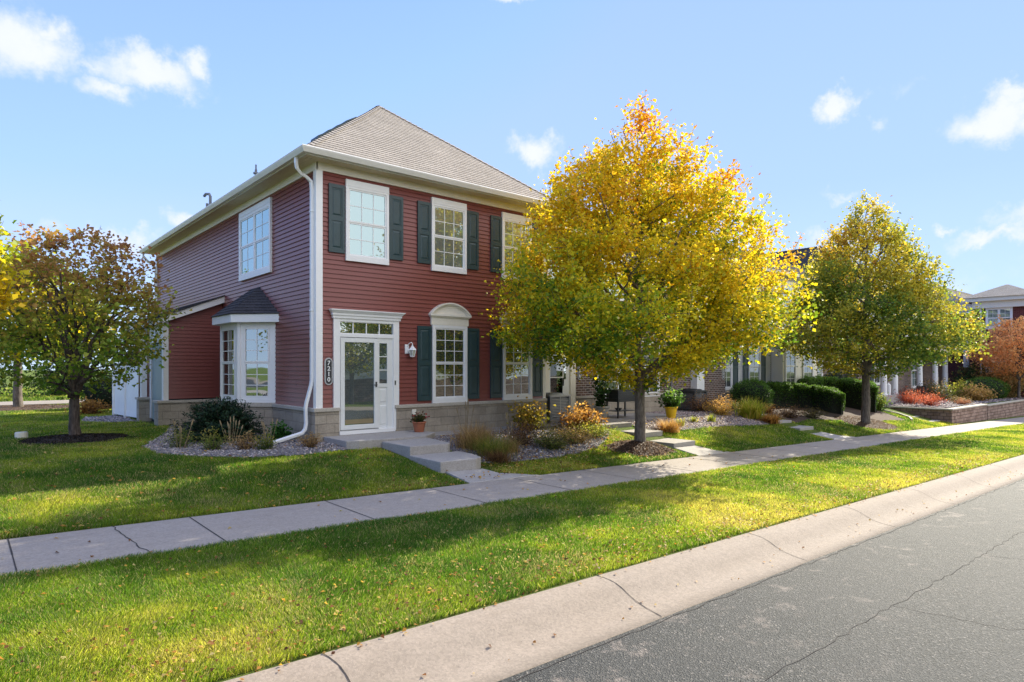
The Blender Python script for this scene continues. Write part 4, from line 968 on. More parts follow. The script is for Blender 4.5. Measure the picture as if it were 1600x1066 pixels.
def bed(name, poly, mat, cell=.12, lift=.014, seed=0):
    xs = [p[0] for p in poly]; ys = [p[1] for p in poly]; a = np.arange(min(xs), max(xs)+cell, cell); b = np.arange(min(ys), max(ys)+cell, cell)
    A, B = np.meshgrid(a, b, indexing='ij'); Z = gz(A, B)+lift+.012*(vn(A, B, .3, seed)); n1, n2 = A.shape; ix = np.arange(n1*n2).reshape(n1, n2)
    Fq = np.stack([ix[:-1, :-1], ix[1:, :-1], ix[1:, 1:], ix[:-1, 1:]], -1).reshape(-1, 4); cx = (A[:-1, :-1]+cell/2).ravel(); cy = (B[:-1, :-1]+cell/2).ravel()
    o = npmesh(name, np.stack([A, B, Z], -1).reshape(-1, 3), Fq[inpoly(cx, cy, poly)], [M[mat]], smooth=True); tag(o, kind='structure'); return o
def rocks(name, poly, n, size, seed, tints, lift=.02, label=None):
    rg = np.random.default_rng(seed); xs = [p[0] for p in poly]; ys = [p[1] for p in poly]
    x = rg.uniform(min(xs)-.05, max(xs)+.05, n*3); y = rg.uniform(min(ys)-.05, max(ys)+.05, n*3); k = inpoly(x+rg.normal(size=n*3)*.03, y+rg.normal(size=n*3)*.03, poly); x, y = x[k][:n], y[k][:n]; n = len(x)
    d = np.array([(1, 0, 0), (-1, 0, 0), (0, 1, 0), (0, -1, 0), (0, 0, 1), (0, 0, -1)], float)
    F0 = np.array([(0, 2, 4), (2, 1, 4), (1, 3, 4), (3, 0, 4), (2, 0, 5), (1, 2, 5), (3, 1, 5), (0, 3, 5)])
    s = size*rg.uniform(.5, 1.4, (n, 1, 1)); a = rg.uniform(0, 6.28, n); sc_ = np.stack([rg.uniform(.8, 1.3, n), rg.uniform(.6, 1, n), rg.uniform(.45, .8, n)], 1)[:, None, :]
    P = d[None]*sc_*s+rg.normal(size=(n, 6, 3))*s*.18; ca, sa = np.cos(a)[:, None], np.sin(a)[:, None]; X = P[..., 0]*ca-P[..., 1]*sa; Y = P[..., 0]*sa+P[..., 1]*ca
    Vv = np.stack([X+x[:, None], Y+y[:, None], P[..., 2]+(gz(x, y)+lift)[:, None]], -1).reshape(-1, 3); Fc = (F0[None]+(np.arange(n)*6)[:, None, None]).reshape(-1, 3)
    c = palette(rg.uniform(0, 1, n), tints)*rg.uniform(.6, 1.3, (n, 1)); o = npmesh(name, Vv, Fc, [M['rock']], np.repeat(c, 6, 0), smooth=False); tag(o, label, 'gravel', None, 'stuff'); return o
GT = [(0, (.10, .095, .11)), (.5, (.24, .22, .23)), (.85, (.33, .27, .24)), (1, (.5, .47, .45))]
PT = [(0, (.12, .10, .11)), (.5, (.30, .23, .22)), (.85, (.38, .30, .26)), (1, (.55, .48, .44))]
for nm, pl, n, s, sd_, tn, lb in (('bed_left', bedL, 6500, .028, 1, GT, 'grey river rock in the bed round the house corner'), ('bed_middle', bedM, 7000, .030, 2, GT, 'grey river rock in the bed under the front windows'),
        ('bed_right', bedN, 5200, .034, 3, PT, 'pinkish river rock in the bed beside the yellow pot'), ('bed_fence', bedF, 1100, .04, 4, GT, 'dark river rock along the white fence'), ('bed_terrace', bedT, 3500, .06, 5, PT, 'pale river rock on the raised terrace')):
    bed(nm, pl, 'gravelbase', seed=sd_); rocks('river_rock', pl, n, s, sd_, tn, label=lb)
bed('bed_hedge', bedH, 'mulch')
def mulchring(x, y, r, h, mat, lab, seed, tints, sx=1., sy=1., n=2600):
    m = MB(); K = 26; J = 7; rr_ = random.Random(seed); w = [rr_.uniform(.86, 1.12) for _ in range(K)]; i0 = 0
    for j in range(J+1):
        for k in range(K):
            t = 2*math.pi*k/K; q = r*w[k]*j/J; px, py = x+q*math.cos(t)*sx, y+q*math.sin(t)*sy; m.v.append((px, py, gzs(px, py)+.015+h*(1-(j/J)**1.5)+rr_.uniform(-.008, .008)))
    for j in range(J):
        for k in range(K): q = (k+1) % K; m.f.append((j*K+k, (j+1)*K+k, (j+1)*K+q, j*K+q)); m.m.append(0)
    o = m.build('mulch_ring', M[mat], None, smooth=True, fix=False); tag(o, kind='structure')
    rg = np.random.default_rng(seed); q = np.sqrt(rg.uniform(0, 1.08, n)); t = rg.uniform(0, 6.28, n); wr = np.interp(t, np.linspace(0, 6.2832, K+1), w+[w[0]])
    X = x+r*q*wr*np.cos(t)*sx; Y = y+r*q*wr*np.sin(t)*sy; Z = gz(X, Y)+.025+h*np.clip(1-q**1.5, 0, 1)
    o = leafcloud('mulch_chips', np.stack([X, Y, Z], 1), .055, palette(rg.uniform(0, 1, n), tints), M['leaf'], None, .8, .35, seed); tag(o, lab, 'mulch', None, 'stuff')
MT = [(0, (.05, .03, .02)), (.7, (.16, .10, .075)), (1, (.28, .2, .16))]; MD = [(0, (.010, .007, .005)), (.8, (.04, .026, .02)), (1, (.12, .08, .06))]
mulchring(12.6, 9.78, .92, .19, 'mulch', 'brown bark mulch heaped round the big tree', 3, MT, 1.05, .75, 4200)
mulchring(1.98, 17.5, 1.12, .07, 'mulchd', 'nearly black mulch round the left lawn tree', 4, MD, 1., 1.)
mulchring(27.3, 10.0, 1.25, .08, 'mulch', 'brown mulch round the second street tree', 5, MT, 1.3, .8)
mulchring(1.9, 32.0, 2.2, .05, 'mulch', 'brown mulch round the far yellow tree', 6, MT)

# ------------------------------------------------------------------ grass
def P2(u, v, z):
    d = u*.6526+v*.7579; x = u*.7577-v*.6525; d = np.maximum(d, .1); return 800+999*x/d, 573-999*(z-1.85)/d, d
solid = [[(5.75, 11.85), (8.3, 11.85), (12.5, 12.4), (12.5, 30), (5.0, 30), (5.0, 13)], [(6.55, 8.7), (8.2, 8.7), (7.65, 9.3), (7.85, 11.9), (6.55, 11.9)], [(13.55, 8.7), (14.8, 8.7), (14.62, 9.05), (14.68, 11.8), (13.6, 11.8)], [(21.2, 8.7), (22.8, 8.7), (22.4, 9.1), (22.42, 13.1), (21.3, 13.1)],
         [(12, 12.0), (80, 12.9), (80, 30), (12, 30)], [(4.05, 19.6), (5.9, 19.6), (5.9, 26), (4.05, 26)], [(33.15, 9.45), (34.4, 9.45), (34.4, 8.9), (80, 8.9), (80, 20), (33.15, 20)], [(-130, 34.1), (70, 34.1), (70, 37.7), (-130, 37.7)], bedL, bedM, bedN, bedF, bedH, bedT]
def ell(cx, cy, rx, ry): return [(cx+rx*math.cos(t), cy+ry*math.sin(t)) for t in np.linspace(0, 2*math.pi, 22)[:-1]]
solid += [ell(12.6, 9.78, .86, .6), ell(1.98, 17.5, 1.05, 1.05), ell(27.3, 10, 1.5, .9), ell(1.9, 32, 2.1, 2.1)]
def grass(name, boxes, seed, label, hgt, pal, dens, dmin=0, dmax=999):
    rg = np.random.default_rng(seed); X = []; Y = []
    for (a, b, c, d_, st) in boxes:
        for x0 in np.arange(a, c, st):
            for y0 in np.arange(b, d_, st):
                px, py, dd = P2(x0+st/2, y0+st/2, gzs(x0, y0)); mg = 900*st/dd+20
                if px < -mg or px > 1600+mg or py > 1066+mg or x0*.6526+y0*.7579 < 1: continue
                n = int(dens*min(1, (5./dd)**1.75)*st*st); X.append(rg.uniform(x0, x0+st, n)); Y.append(rg.uniform(y0, y0+st, n))
    X = np.concatenate(X); Y = np.concatenate(Y)
    k = np.ones(len(X), bool)
    for s in solid: k &= ~inpoly(X, Y, s)
    for (a, b, c, d_, st) in boxes[:1]: pass
    X, Y = X[k], Y[k]; n = len(X); Z = gz(X, Y); _, _, D = P2(X, Y, Z)
    w = .0019*np.maximum(1, D/5.5)*rg.uniform(.7, 1.4, n); h = hgt*rg.uniform(.55, 1.3, n)*(.8+.5*vn(X, Y, .35, 3))*np.clip(D/16, 1, 1.25)
    a = rg.uniform(0, 6.28, n); ln = rg.uniform(.1, 1.0, n)*h; la = rg.uniform(0, 6.28, n)*.6+vn(X, Y, .5, 9)*9
    bx, by = np.cos(a)*w, np.sin(a)*w; lx, ly = np.cos(la)*ln, np.sin(la)*ln
    p0 = np.stack([X-bx, Y-by, Z-.005], 1); p1 = np.stack([X+bx, Y+by, Z-.005], 1)
    p2 = np.stack([X+lx+bx*.35, Y+ly+by*.35, Z+h*.95], 1); p3 = np.stack([X+lx-bx*.35, Y+ly-by*.35, Z+h], 1)
    t = .36+.75*(vn(X, Y, 1.4, 1)-.5)+.55*(vn(X, Y, .4, 2)-.5)+.35*(vn(X, Y, 5, 5)-.5)+.22*np.clip((5.6-Y)/1.2, 0, 1)+rg.normal(size=n)*.16
    dry = rg.random(n) < .12+.5*np.clip(vn(X, Y, .7, 7)-.5, 0, 1)
    c = palette(np.clip(t, 0, 1), pal); c[dry] = np.array([.46, .38, .17])*rg.uniform(.6, 1.2, (dry.sum(), 1)); c *= rg.uniform(.4, 1.35, (n, 1))
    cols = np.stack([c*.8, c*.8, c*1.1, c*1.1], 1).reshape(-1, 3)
    o = npmesh(name, np.stack([p0, p1, p2, p3], 1).reshape(-1, 3), np.arange(n*4).reshape(n, 4), [M['grassblade']], cols); tag(o, label, 'grass', None, 'stuff'); print(name, n); return o
palG = [(0, (.055, .14, .014)), (.35, (.13, .235, .018)), (.65, (.31, .36, .028)), (1, (.52, .47, .09))]
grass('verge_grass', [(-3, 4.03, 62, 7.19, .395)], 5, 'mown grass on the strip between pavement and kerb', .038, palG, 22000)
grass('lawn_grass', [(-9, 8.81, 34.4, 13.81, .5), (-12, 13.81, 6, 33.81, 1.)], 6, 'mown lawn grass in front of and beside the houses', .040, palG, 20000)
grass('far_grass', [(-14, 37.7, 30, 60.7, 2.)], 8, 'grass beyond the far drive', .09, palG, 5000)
# fallen leaves
def litter(seed, n, pts, label, size=.05, tints=None, lift=.045):   # pts: boxes with a leaf count each
    rg = np.random.default_rng(seed); C = []; 
    for (a, b, c, d_, k) in pts: C.append(np.stack([rg.uniform(a, c, k), rg.uniform(b, d_, k)], 1))
    C = np.concatenate(C); Z = gz(C[:, 0], C[:, 1]); sw = (C[:, 1] > 7.19) & (C[:, 1] < 8.81); Z = np.where(sw, sgrade(C[:, 0])+.012, Z+lift); kb = C[:, 1] < 4.02; Z = np.where(kb, sgrade(C[:, 0])+np.interp(C[:, 1], [q[0] for q in prof[1:9]], [q[1] for q in prof[1:9]])+.012, Z)
    col = palette(rg.uniform(0, 1, len(C)), tints); o = leafcloud('fallen_leaves', np.column_stack([C, Z]), size, col, M['leaf'], None, 2.0, .8, seed); tag(o, label, 'leaves', None, 'stuff')
LT = [(0, (.10, .04, .02)), (.3, (.30, .13, .04)), (.6, (.55, .33, .06)), (.85, (.55, .45, .2)), (1, (.5, .2, .03))]
litter(3, 0, [(-1, 4.05, 20, 7.15, 1300), (-1, 4.05, 20, 4.5, 1100), (0, 4.05, 9, 5.2, 500)], 'fallen yellow and brown leaves on the strip by the kerb', .032, LT)
litter(4, 0, [(-2, 8.85, 13, 12, 520), (-2, 8.8, 10, 9.1, 160), (-3, 12, 4, 24, 320), (8, 9, 13.3, 10, 150)], 'fallen yellow leaves scattered over the front lawn', .05, LT)
litter(6, 0, [(.5, 3.35, 20, 3.6, 90), (.5, 3.9, 18, 4.08, 260)], 'dry leaf scraps caught along the kerb', .03, LT, .0)
litter(5, 0, [(0, 7.2, 16, 8.8, 60), (7.6, 9.3, 8.4, 10.2, 90), (8.3, 9.9, 13, 12.4, 900), (14.8, 11, 21, 12.5, 260), (3, 12, 6, 14, 60)], 'fallen brown leaves on the pavement edge and the beds', .045, LT)
# ------------------------------------------------------------------ garden plants
def shrub(name, label, cat, x, y, r, h, n, ls, pal, seed, group=None, dens=.0, flat=1., base=None, stems=9, clump=14, lm='leaf', asp=.8, ry=None, bark='barkd', lo=.1):
    rg = np.random.default_rng(seed); z0 = gzs(x, y) if base is None else base; root = empty(name, (x, y, z0), label, cat, group); m = MB(); ry = ry or r
    cs = []
    for k in range(clump):
        a = k*2.4+rg.uniform(-.3, .3); q = math.sqrt((k+.5)/clump)*.82; zz = (1-q*q*.75)*h*rg.uniform(.62, .92); cs.append((x+r*q*math.cos(a), y+ry*q*math.sin(a), z0+zz))
    for c in cs:
        m.tube([(x+(c[0]-x)*.15, y+(c[1]-y)*.15, z0-.02), (x+(c[0]-x)*.6, y+(c[1]-y)*.6, z0+(c[2]-z0)*.5), c], [.010, .007, .003], 5)
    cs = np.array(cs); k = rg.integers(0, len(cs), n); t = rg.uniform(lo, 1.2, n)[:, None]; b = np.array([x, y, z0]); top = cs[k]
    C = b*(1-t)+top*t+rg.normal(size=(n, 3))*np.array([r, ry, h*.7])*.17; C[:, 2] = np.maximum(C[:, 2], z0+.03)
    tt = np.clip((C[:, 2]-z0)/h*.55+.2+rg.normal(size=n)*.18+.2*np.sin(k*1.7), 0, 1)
    m.build('stems', M[bark], root, fix=False); leafcloud('foliage', C, ls, palette(tt, pal)*rg.uniform(.7, 1.2, (n, 1)), M[lm], root, .4, asp, seed); return root
def clumpgrass(label, x, y, r, h, n, pal, seed, group=None, w=.006, name='ornamental_grass', cat='plant', up=.5, base=None):
    rg = np.random.default_rng(seed); z0 = gzs(x, y) if base is None else base; a = rg.uniform(0, 6.28, n); sp = rg.uniform(.05, 1, n)**up*r; L = h*rg.uniform(.55, 1.1, n); K = 5
    bx, by = rg.normal(size=n)*r*.22, rg.normal(size=n)*r*.22; ts = np.linspace(0, 1, K); Vv = []; wa = a+math.pi/2
    for t in ts:
        cx = x+bx+np.cos(a)*sp*t**1.5; cy = y+by+np.sin(a)*sp*t**1.5; cz_ = z0+L*(1.35*t-.5*t*t*(sp/r*1.0+.25)); ww = w*(1-.85*t)
        Vv.append(np.stack([np.stack([cx-np.cos(wa)*ww, cy-np.sin(wa)*ww, cz_], 1), np.stack([cx+np.cos(wa)*ww, cy+np.sin(wa)*ww, cz_], 1)], 1))
    Vv = np.stack(Vv, 1); nv = K*2; base_ = (np.arange(n)*nv)[:, None, None]; Fq = np.array([[2*k, 2*k+1, 2*k+3, 2*k+2] for k in range(K-1)])[None]+base_
    c = palette(np.clip(rg.normal(.5, .3, n), 0, 1), pal); o = npmesh(name, Vv.reshape(-1, 3), Fq.reshape(-1, 4), [M['leaf']], np.repeat(c, nv, 0)); tag(o, label, cat, group); return o
def stalks(label, x, y, r, h, n, seed, col=((.22, .16, .09), (.34, .26, .15)), group=None):
    rg = random.Random(seed); z0 = gzs(x, y); root = empty('dry_stalks', (x, y, z0), label, 'plant', group); m = MB(); C = []
    for k in range(n):
        a = rg.uniform(0, 6.28); q = rg.uniform(0, r); l = h*rg.uniform(.6, 1.1); p = (x+q*.3*math.cos(a), y+q*.3*math.sin(a), z0); e = (x+q*math.cos(a), y+q*math.sin(a), z0+l)
        q = [((p[0]*(1-t)+e[0]*t)+.01*math.sin(t*3), p[1]*(1-t)+e[1]*t, z0+l*t) for t in (0, .4, .78, .82, .9, .96, 1.0)]
        m.tube(q, [.006, .005, .0035, .012, .014, .010, .002], 5)
    m.build('stems', M['drystem'], root, fix=False); return root
M['drystem'] = plain('dry_stem', (.24, .18, .10), .9, .3, 20)
YG = [(0, (.03, .07, .012)), (.5, (.13, .17, .025)), (1, (.42, .36, .05))]; OR = [(0, (.12, .06, .02)), (.5, (.42, .2, .05)), (1, (.66, .40, .12))]
BR = [(0, (.05, .03, .018)), (.5, (.16, .085, .04)), (1, (.34, .2, .09))]; GRN = [(0, (.03, .06, .016)), (.45, (.07, .16, .025)), (1, (.22, .38, .06))]
YEW = [(0, (.008, .022, .012)), (.6, (.02, .05, .022)), (1, (.045, .09, .035))]; LIM = [(0, (.08, .14, .02)), (.5, (.28, .32, .04)), (1, (.58, .5, .08))]
RED = [(0, (.20, .035, .02)), (.5, (.50, .10, .05)), (1, (.72, .22, .10))]; TAN = [(0, (.18, .11, .05)), (.5, (.38, .24, .10)), (1, (.6, .42, .2))]
GY = [(0, (.06, .12, .02)), (.5, (.2, .24, .04)), (1, (.45, .36, .1))]
# dark spreading yew below the bay
x, y = 4.4, 15.1; z0 = gzs(x, y); root = empty('yew_shrub', (x, y, z0), 'dark spreading evergreen shrub under the bay window', 'shrub'); rg = np.random.default_rng(12); m = MB(); C = []; A_ = []
for k in range(330):
    a = rg.uniform(0, 6.28); el = rg.uniform(.10, 1.35); L_ = rg.uniform(.62, 1.04); d = np.array([math.cos(a)*math.cos(el)*1.02, math.sin(a)*math.cos(el)*1.02, math.sin(el)*1.08])*L_; b = np.array([x, y, z0+.05]); n = 60
    t = rg.uniform(.3, 1.05, n)[:, None]; p = b+d*t+np.array([0, 0, -.16])*t*t+rg.normal(size=(n, 3))*np.array([.06, .06, .022]); p[:, 2] = np.maximum(p[:, 2], z0+.05); C.append(p); A_.append(np.tile(d, (n, 1)))
    m.tube([b, b+d*.5, b+d*.95+np.array([0, 0, -.14])], [.012, .008, .003], 4)
C = np.concatenate(C); A_ = np.concatenate(A_); m.build('stems', M['barkd'], root, fix=False); leafcloud('foliage', C, .085, palette(np.clip(rg.normal(.45, .3, len(C)), 0, 1), YEW), M['needle'], root, .6, .3, 12, axis=A_*1.2)
for i, (x, y, s) in enumerate([(3.35, 14.2, .30), (3.75, 13.4, .26), (4.25, 13.0, .24), (4.55, 12.75, .2), (5.35, 12.5, .22)]):
    shrub('perennial', ['yellow green perennial at the left end of the corner bed', 'tufted green perennial second from the left in the corner bed', 'orange tinged perennial in the middle of the corner bed', 'small perennial near the end of the downspout', 'dry tuft by the stone corner'][i], 'plant', x, y, s*1.3, s*1.5, 900, .05, [GY, GY, TAN, YG, TAN][i], 60+i, 'perennials in the corner bed', asp=.3, clump=12)
shrub('green_perennial', 'fresh green leafy plant behind the downspout elbow', 'plant', 5.3, 14.0, .28, .42, 700, .06, [(0, (.02, .07, .01)), (1, (.07, .2, .03))], 66, clump=10)
stalks('dry brown stalks standing in front of the dark yew', 4.15, 13.6, .3, .62, 9, 3, group='dry stalks in the corner bed'); stalks('dry stalks at the left end of the corner bed', 3.3, 14.0, .3, .6, 8, 4, group='dry stalks in the corner bed'); stalks('dry stalks next to the downspout end', 4.75, 13.2, .26, .55, 7, 5, group='dry stalks in the corner bed')
# middle bed
clumpgrass('dry tan ornamental grass beside the upper step', 8.4, 11.1, .75, .60, 620, TAN, 71, 'ornamental grasses', .005)
clumpgrass('grey green grass clump by the lower step', 8.4, 10.4, .7, .48, 620, GY, 72, 'ornamental grasses', .005)
clumpgrass('brown flopped grass against the lower step', 8.2, 9.95, .5, .28, 420, BR, 73, 'ornamental grasses', .006)
clumpgrass('short dry tan tuft between the slab and the brown spirea', 9.1, 11.7, .5, .38, 420, TAN, 74, 'ornamental grasses', .005); clumpgrass('bleached grass tuft in the gravel before the brown spirea', 9.0, 10.6, .5, .34, 420, TAN, 174, 'ornamental grasses', .005)
stalks('tall thin dry stalks in front of the stone foundation', 8.9, 12.0, .3, .95, 8, 6); stalks('tall dry stalks next to the dark brown spirea', 9.3, 10.9, .25, .75, 7, 7)
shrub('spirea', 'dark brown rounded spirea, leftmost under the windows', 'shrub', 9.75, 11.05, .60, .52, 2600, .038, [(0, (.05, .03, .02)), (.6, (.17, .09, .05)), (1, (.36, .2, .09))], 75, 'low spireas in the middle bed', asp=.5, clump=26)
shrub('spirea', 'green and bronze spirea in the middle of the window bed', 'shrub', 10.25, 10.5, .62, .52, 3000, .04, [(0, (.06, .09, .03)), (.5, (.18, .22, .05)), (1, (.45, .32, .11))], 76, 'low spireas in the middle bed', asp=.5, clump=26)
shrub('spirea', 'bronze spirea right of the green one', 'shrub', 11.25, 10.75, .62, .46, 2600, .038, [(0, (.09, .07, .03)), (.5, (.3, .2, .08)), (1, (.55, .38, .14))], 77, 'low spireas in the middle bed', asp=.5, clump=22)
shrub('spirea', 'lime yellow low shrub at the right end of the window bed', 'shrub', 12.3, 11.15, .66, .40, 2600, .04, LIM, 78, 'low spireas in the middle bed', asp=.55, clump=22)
shrub('hydrangea', 'yellow orange leggy hydrangea left of the air conditioner', 'shrub', 11.2, 12.3, .58, .88, 900, .075, [(0, (.10, .12, .02)), (.4, (.42, .33, .04)), (1, (.55, .32, .08))], 79, 'autumn hydrangeas by the air conditioner', clump=15, lo=.25)
shrub('hydrangea', 'rusty orange hydrangea in front of the air conditioner', 'shrub', 12.6, 11.75, .66, .72, 1700, .07, OR, 80, 'autumn hydrangeas by the air conditioner', clump=20, lo=.2)
shrub('green_perennial', 'green leafy clump beneath the rusty hydrangea', 'plant', 12.75, 11.35, .3, .3, 500, .05, [(0, (.03, .08, .01)), (1, (.12, .25, .03))], 81, clump=10)
shrub('red_perennial', 'dark red leaved plant between the hydrangea and the patio', 'plant', 13.6, 12.6, .22, .62, 260, .06, [(0, (.12, .02, .02)), (1, (.3, .05, .04))], 82, clump=6, lo=.4)
# right bed
clumpgrass('flopped orange dry grass beside the big tree', 15.35, 10.95, .55, .40, 520, [(0, (.25, .12, .04)), (.5, (.5, .28, .09)), (1, (.66, .45, .16))], 83, 'ornamental grasses', .008)
for i, (x, y, s) in enumerate([(16.5, 11.35, .2), (17.6, 11.6, .17), (18.4, 11.5, .2)]): clumpgrass(['bright lime hosta nearest the big tree', 'middle lime hosta in the pink rock', 'lime hosta nearest the orange spirea'][i], x, y, s*1.3, s*1.3, 60, LIM, 84+i, 'lime hostas', .02, 'hosta')
shrub('spirea', 'rusty brown spirea against the brick pillar', 'shrub', 20.3, 13.1, .85, .75, 2200, .05, [(0, (.08, .04, .02)), (.5, (.26, .13, .06)), (1, (.42, .24, .12))], 88, asp=.5, clump=26)
shrub('spirea', 'bright orange spirea left of the lime grass', 'shrub', 20.0, 12.1, .68, .66, 2300, .05, [(0, (.25, .22, .03)), (.4, (.55, .32, .07)), (1, (.72, .42, .16))], 89, asp=.5, clump=26)
clumpgrass('lime green daylily clump with orange tips', 20.9, 11.5, .75, .72, 620, [(0, (.16, .24, .02)), (.6, (.40, .42, .04)), (1, (.6, .4, .12))], 90, 'ornamental grasses', .013)
clumpgrass('dry orange grass left of the block steps', 21.05, 10.85, .55, .35, 420, OR, 91, 'ornamental grasses', .012)
shrub('spirea', 'brown spirea right of the block steps', 'shrub', 23.2, 11.2, .6, .5, 1600, .05, BR, 92, asp=.5, clump=20); shrub('spirea', 'small orange spirea behind the block steps', 'shrub', 22.9, 11.9, .4, .4, 900, .05, OR, 93, asp=.5, clump=14)
shrub('spirea', 'dark green bronze shrub in front of the hedge', 'shrub', 24.6, 11.0, .5, .45, 1200, .05, [(0, (.03, .04, .015)), (1, (.18, .14, .05))], 94, asp=.5, clump=20)
# clipped hedges: a solid twiggy core inside a skin of small leaves
M['core'] = plain('hedge_core', (.012, .016, .008), .95, .5, 20)
def hedgebody(root, pathf, n, seed, ls=.05, pal=GRN, lm='leaf'):
    rg = np.random.default_rng(seed); s = rg.uniform(0, 1, n); t = rg.uniform(0, 1, n)
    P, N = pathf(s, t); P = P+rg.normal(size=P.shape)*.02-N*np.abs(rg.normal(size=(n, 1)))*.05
    tt = np.clip(.30+.42*np.clip(N[:, 2], 0, 1)+rg.normal(size=n)*.2, 0, 1); leafcloud('foliage', P, ls, palette(tt, pal)*rg.uniform(.6, 1.25, (n, 1)), M[lm], root, .3, .5, seed, axis=N*.8)  # up-facing leaves tinted lighter, top light put into the leaf colour
def ellbush(name, label, cat, x, y, rx, ry, h, n, seed, pal=GRN, ls=.05, base=None, group=None):
    z0 = gzs(x, y) if base is None else base; root = empty(name, (x, y, z0), label, cat, group); m = MB(); rz_ = h*.56; c = (x, y, z0+h-rz_)
    ph = np.linspace(-math.pi/2, math.pi/2, 10); m.lathe((0, 0, 0), [(math.cos(p)*.86, math.sin(p)*.86) for p in ph], 18); m.v = [(x+a*rx, y+b*ry, max(z0+.02, c[2]+q*rz_)) for a, b, q in m.v]; m.build('core', M['core'], root, smooth=True, fix=False)
    def pf(s, t):
        zc = 1-2*t**1.05; q = np.sqrt(np.clip(1-zc*zc, 0, 1)); a = s*6.2832; N = np.stack([q*np.cos(a), q*np.sin(a), zc], 1); w = 1+.05*np.sin(a*5+zc*7)+.04*np.sin(a*9)
        P = np.stack([x+rx*N[:, 0]*w, y+ry*N[:, 1]*w, np.maximum(z0+.04, c[2]+rz_*N[:, 2]*w)], 1); return P, N
    hedgebody(root, pf, n, seed, ls, pal); return root
def hedge(label, path, w, h, n, seed, pal=GRN, group='clipped hedges', ls=.055):
    P = np.array([p[:2] for p in path], float); seg = np.linalg.norm(np.diff(P, axis=0), axis=1); cum = np.concatenate([[0], np.cumsum(seg)]); L = cum[-1]; z0 = gzs(*P[0]); root = empty('hedge', (P[0][0], P[0][1], z0), label, 'hedge', group)
    top = np.array([p[2] for p in path]); W2 = w/2
    def at(s):
        x = np.interp(s, cum, P[:, 0]); y = np.interp(s, cum, P[:, 1]); x2 = np.interp(s+.15, cum, P[:, 0])-np.interp(s-.15, cum, P[:, 0]); y2 = np.interp(s+.15, cum, P[:, 1])-np.interp(s-.15, cum, P[:, 1]); l = np.hypot(x2, y2)+1e-9; return x, y, x2/l, y2/l, np.interp(s, cum, top)
    ss = np.linspace(.0, L, 24); m = MB(); K = 10
    for s in ss:
        x, y, tx, ty, tp = at(s); e = min(1, math.sqrt(max(0, min(s, L-s))/.35+.05)); g_ = gzs(x, y)
        for k in range(K): a = math.pi*k/(K-1); c_, s_ = math.cos(a), math.sin(a); o_ = np.sign(c_)*abs(c_)**.4*W2*.86*e; q = abs(s_)**.4; m.v.append((x-ty*o_, y+tx*o_, g_+.02+(tp-g_-.06)*q*(.75+.25*e)))
    for i in range(len(ss)-1):
        for k in range(K-1): m.f.append((i*K+k, i*K+k+1, (i+1)*K+k+1, (i+1)*K+k)); m.m.append(0)
    m.f += [tuple(range(K)), tuple((len(ss)-1)*K+k for k in range(K-1, -1, -1))]; m.m += [0, 0]; m.build('core', M['core'], root, smooth=True, fix=False)
    def pf(s, t):
        sl = s*(L+.5)-.25; end = (sl < 0) | (sl > L); sc_ = np.clip(sl, 0, L); x, y, tx, ty, tp = at(sc_); e = np.clip(np.sqrt(np.minimum(sc_, L-sc_)/.35+.05), 0, 1); a = t*math.pi; c_ = np.cos(a); s_ = np.sin(a)
        cc = np.sign(c_)*np.abs(c_)**.4; q = np.abs(s_)**.4; wob = 1+.03*np.sin(sl*6)+.03*np.sin(sl*11+t*8); inn = np.where(end, np.random.default_rng(seed).uniform(0, 1, len(s)), 1)
        g_ = gz(x, y); o_ = cc*W2*e*wob*inn; ext = np.where(end, .22*np.sqrt(1-np.clip(inn, 0, 1)**2), 0)*np.sign(sl-L/2); X = x-ty*o_+tx*ext; Y = y+tx*o_+ty*ext; Z = g_+.04+(tp-g_)*q*(.75+.25*e)*np.where(end, np.clip(inn*1.0, .15, 1), 1)*wob
        N = np.stack([-ty*c_+tx*np.sign(ext), tx*c_+ty*np.sign(ext), s_+.05], 1); N /= np.linalg.norm(N, axis=1)[:, None]; return np.stack([X, Y, Z], 1), N
    hedgebody(root, pf, n, seed, ls, pal); return root
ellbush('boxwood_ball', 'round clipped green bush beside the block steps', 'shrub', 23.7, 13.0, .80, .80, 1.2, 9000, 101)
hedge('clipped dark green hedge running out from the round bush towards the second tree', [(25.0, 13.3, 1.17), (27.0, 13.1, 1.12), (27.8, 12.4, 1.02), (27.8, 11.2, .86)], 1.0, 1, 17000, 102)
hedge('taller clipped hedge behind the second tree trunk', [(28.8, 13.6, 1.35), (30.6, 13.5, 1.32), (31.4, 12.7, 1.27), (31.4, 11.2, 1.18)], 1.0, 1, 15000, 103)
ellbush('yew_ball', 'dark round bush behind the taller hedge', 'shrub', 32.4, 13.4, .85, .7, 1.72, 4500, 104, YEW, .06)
shrub('green_shrub', 'yellow green rounded shrub right of the taller hedge', 'shrub', 33.9*0+32.6, 11.6, .55, .85, 2000, .07, [(0, (.05, .1, .02)), (.5, (.15, .22, .03)), (1, (.4, .38, .06))], 105, clump=20)
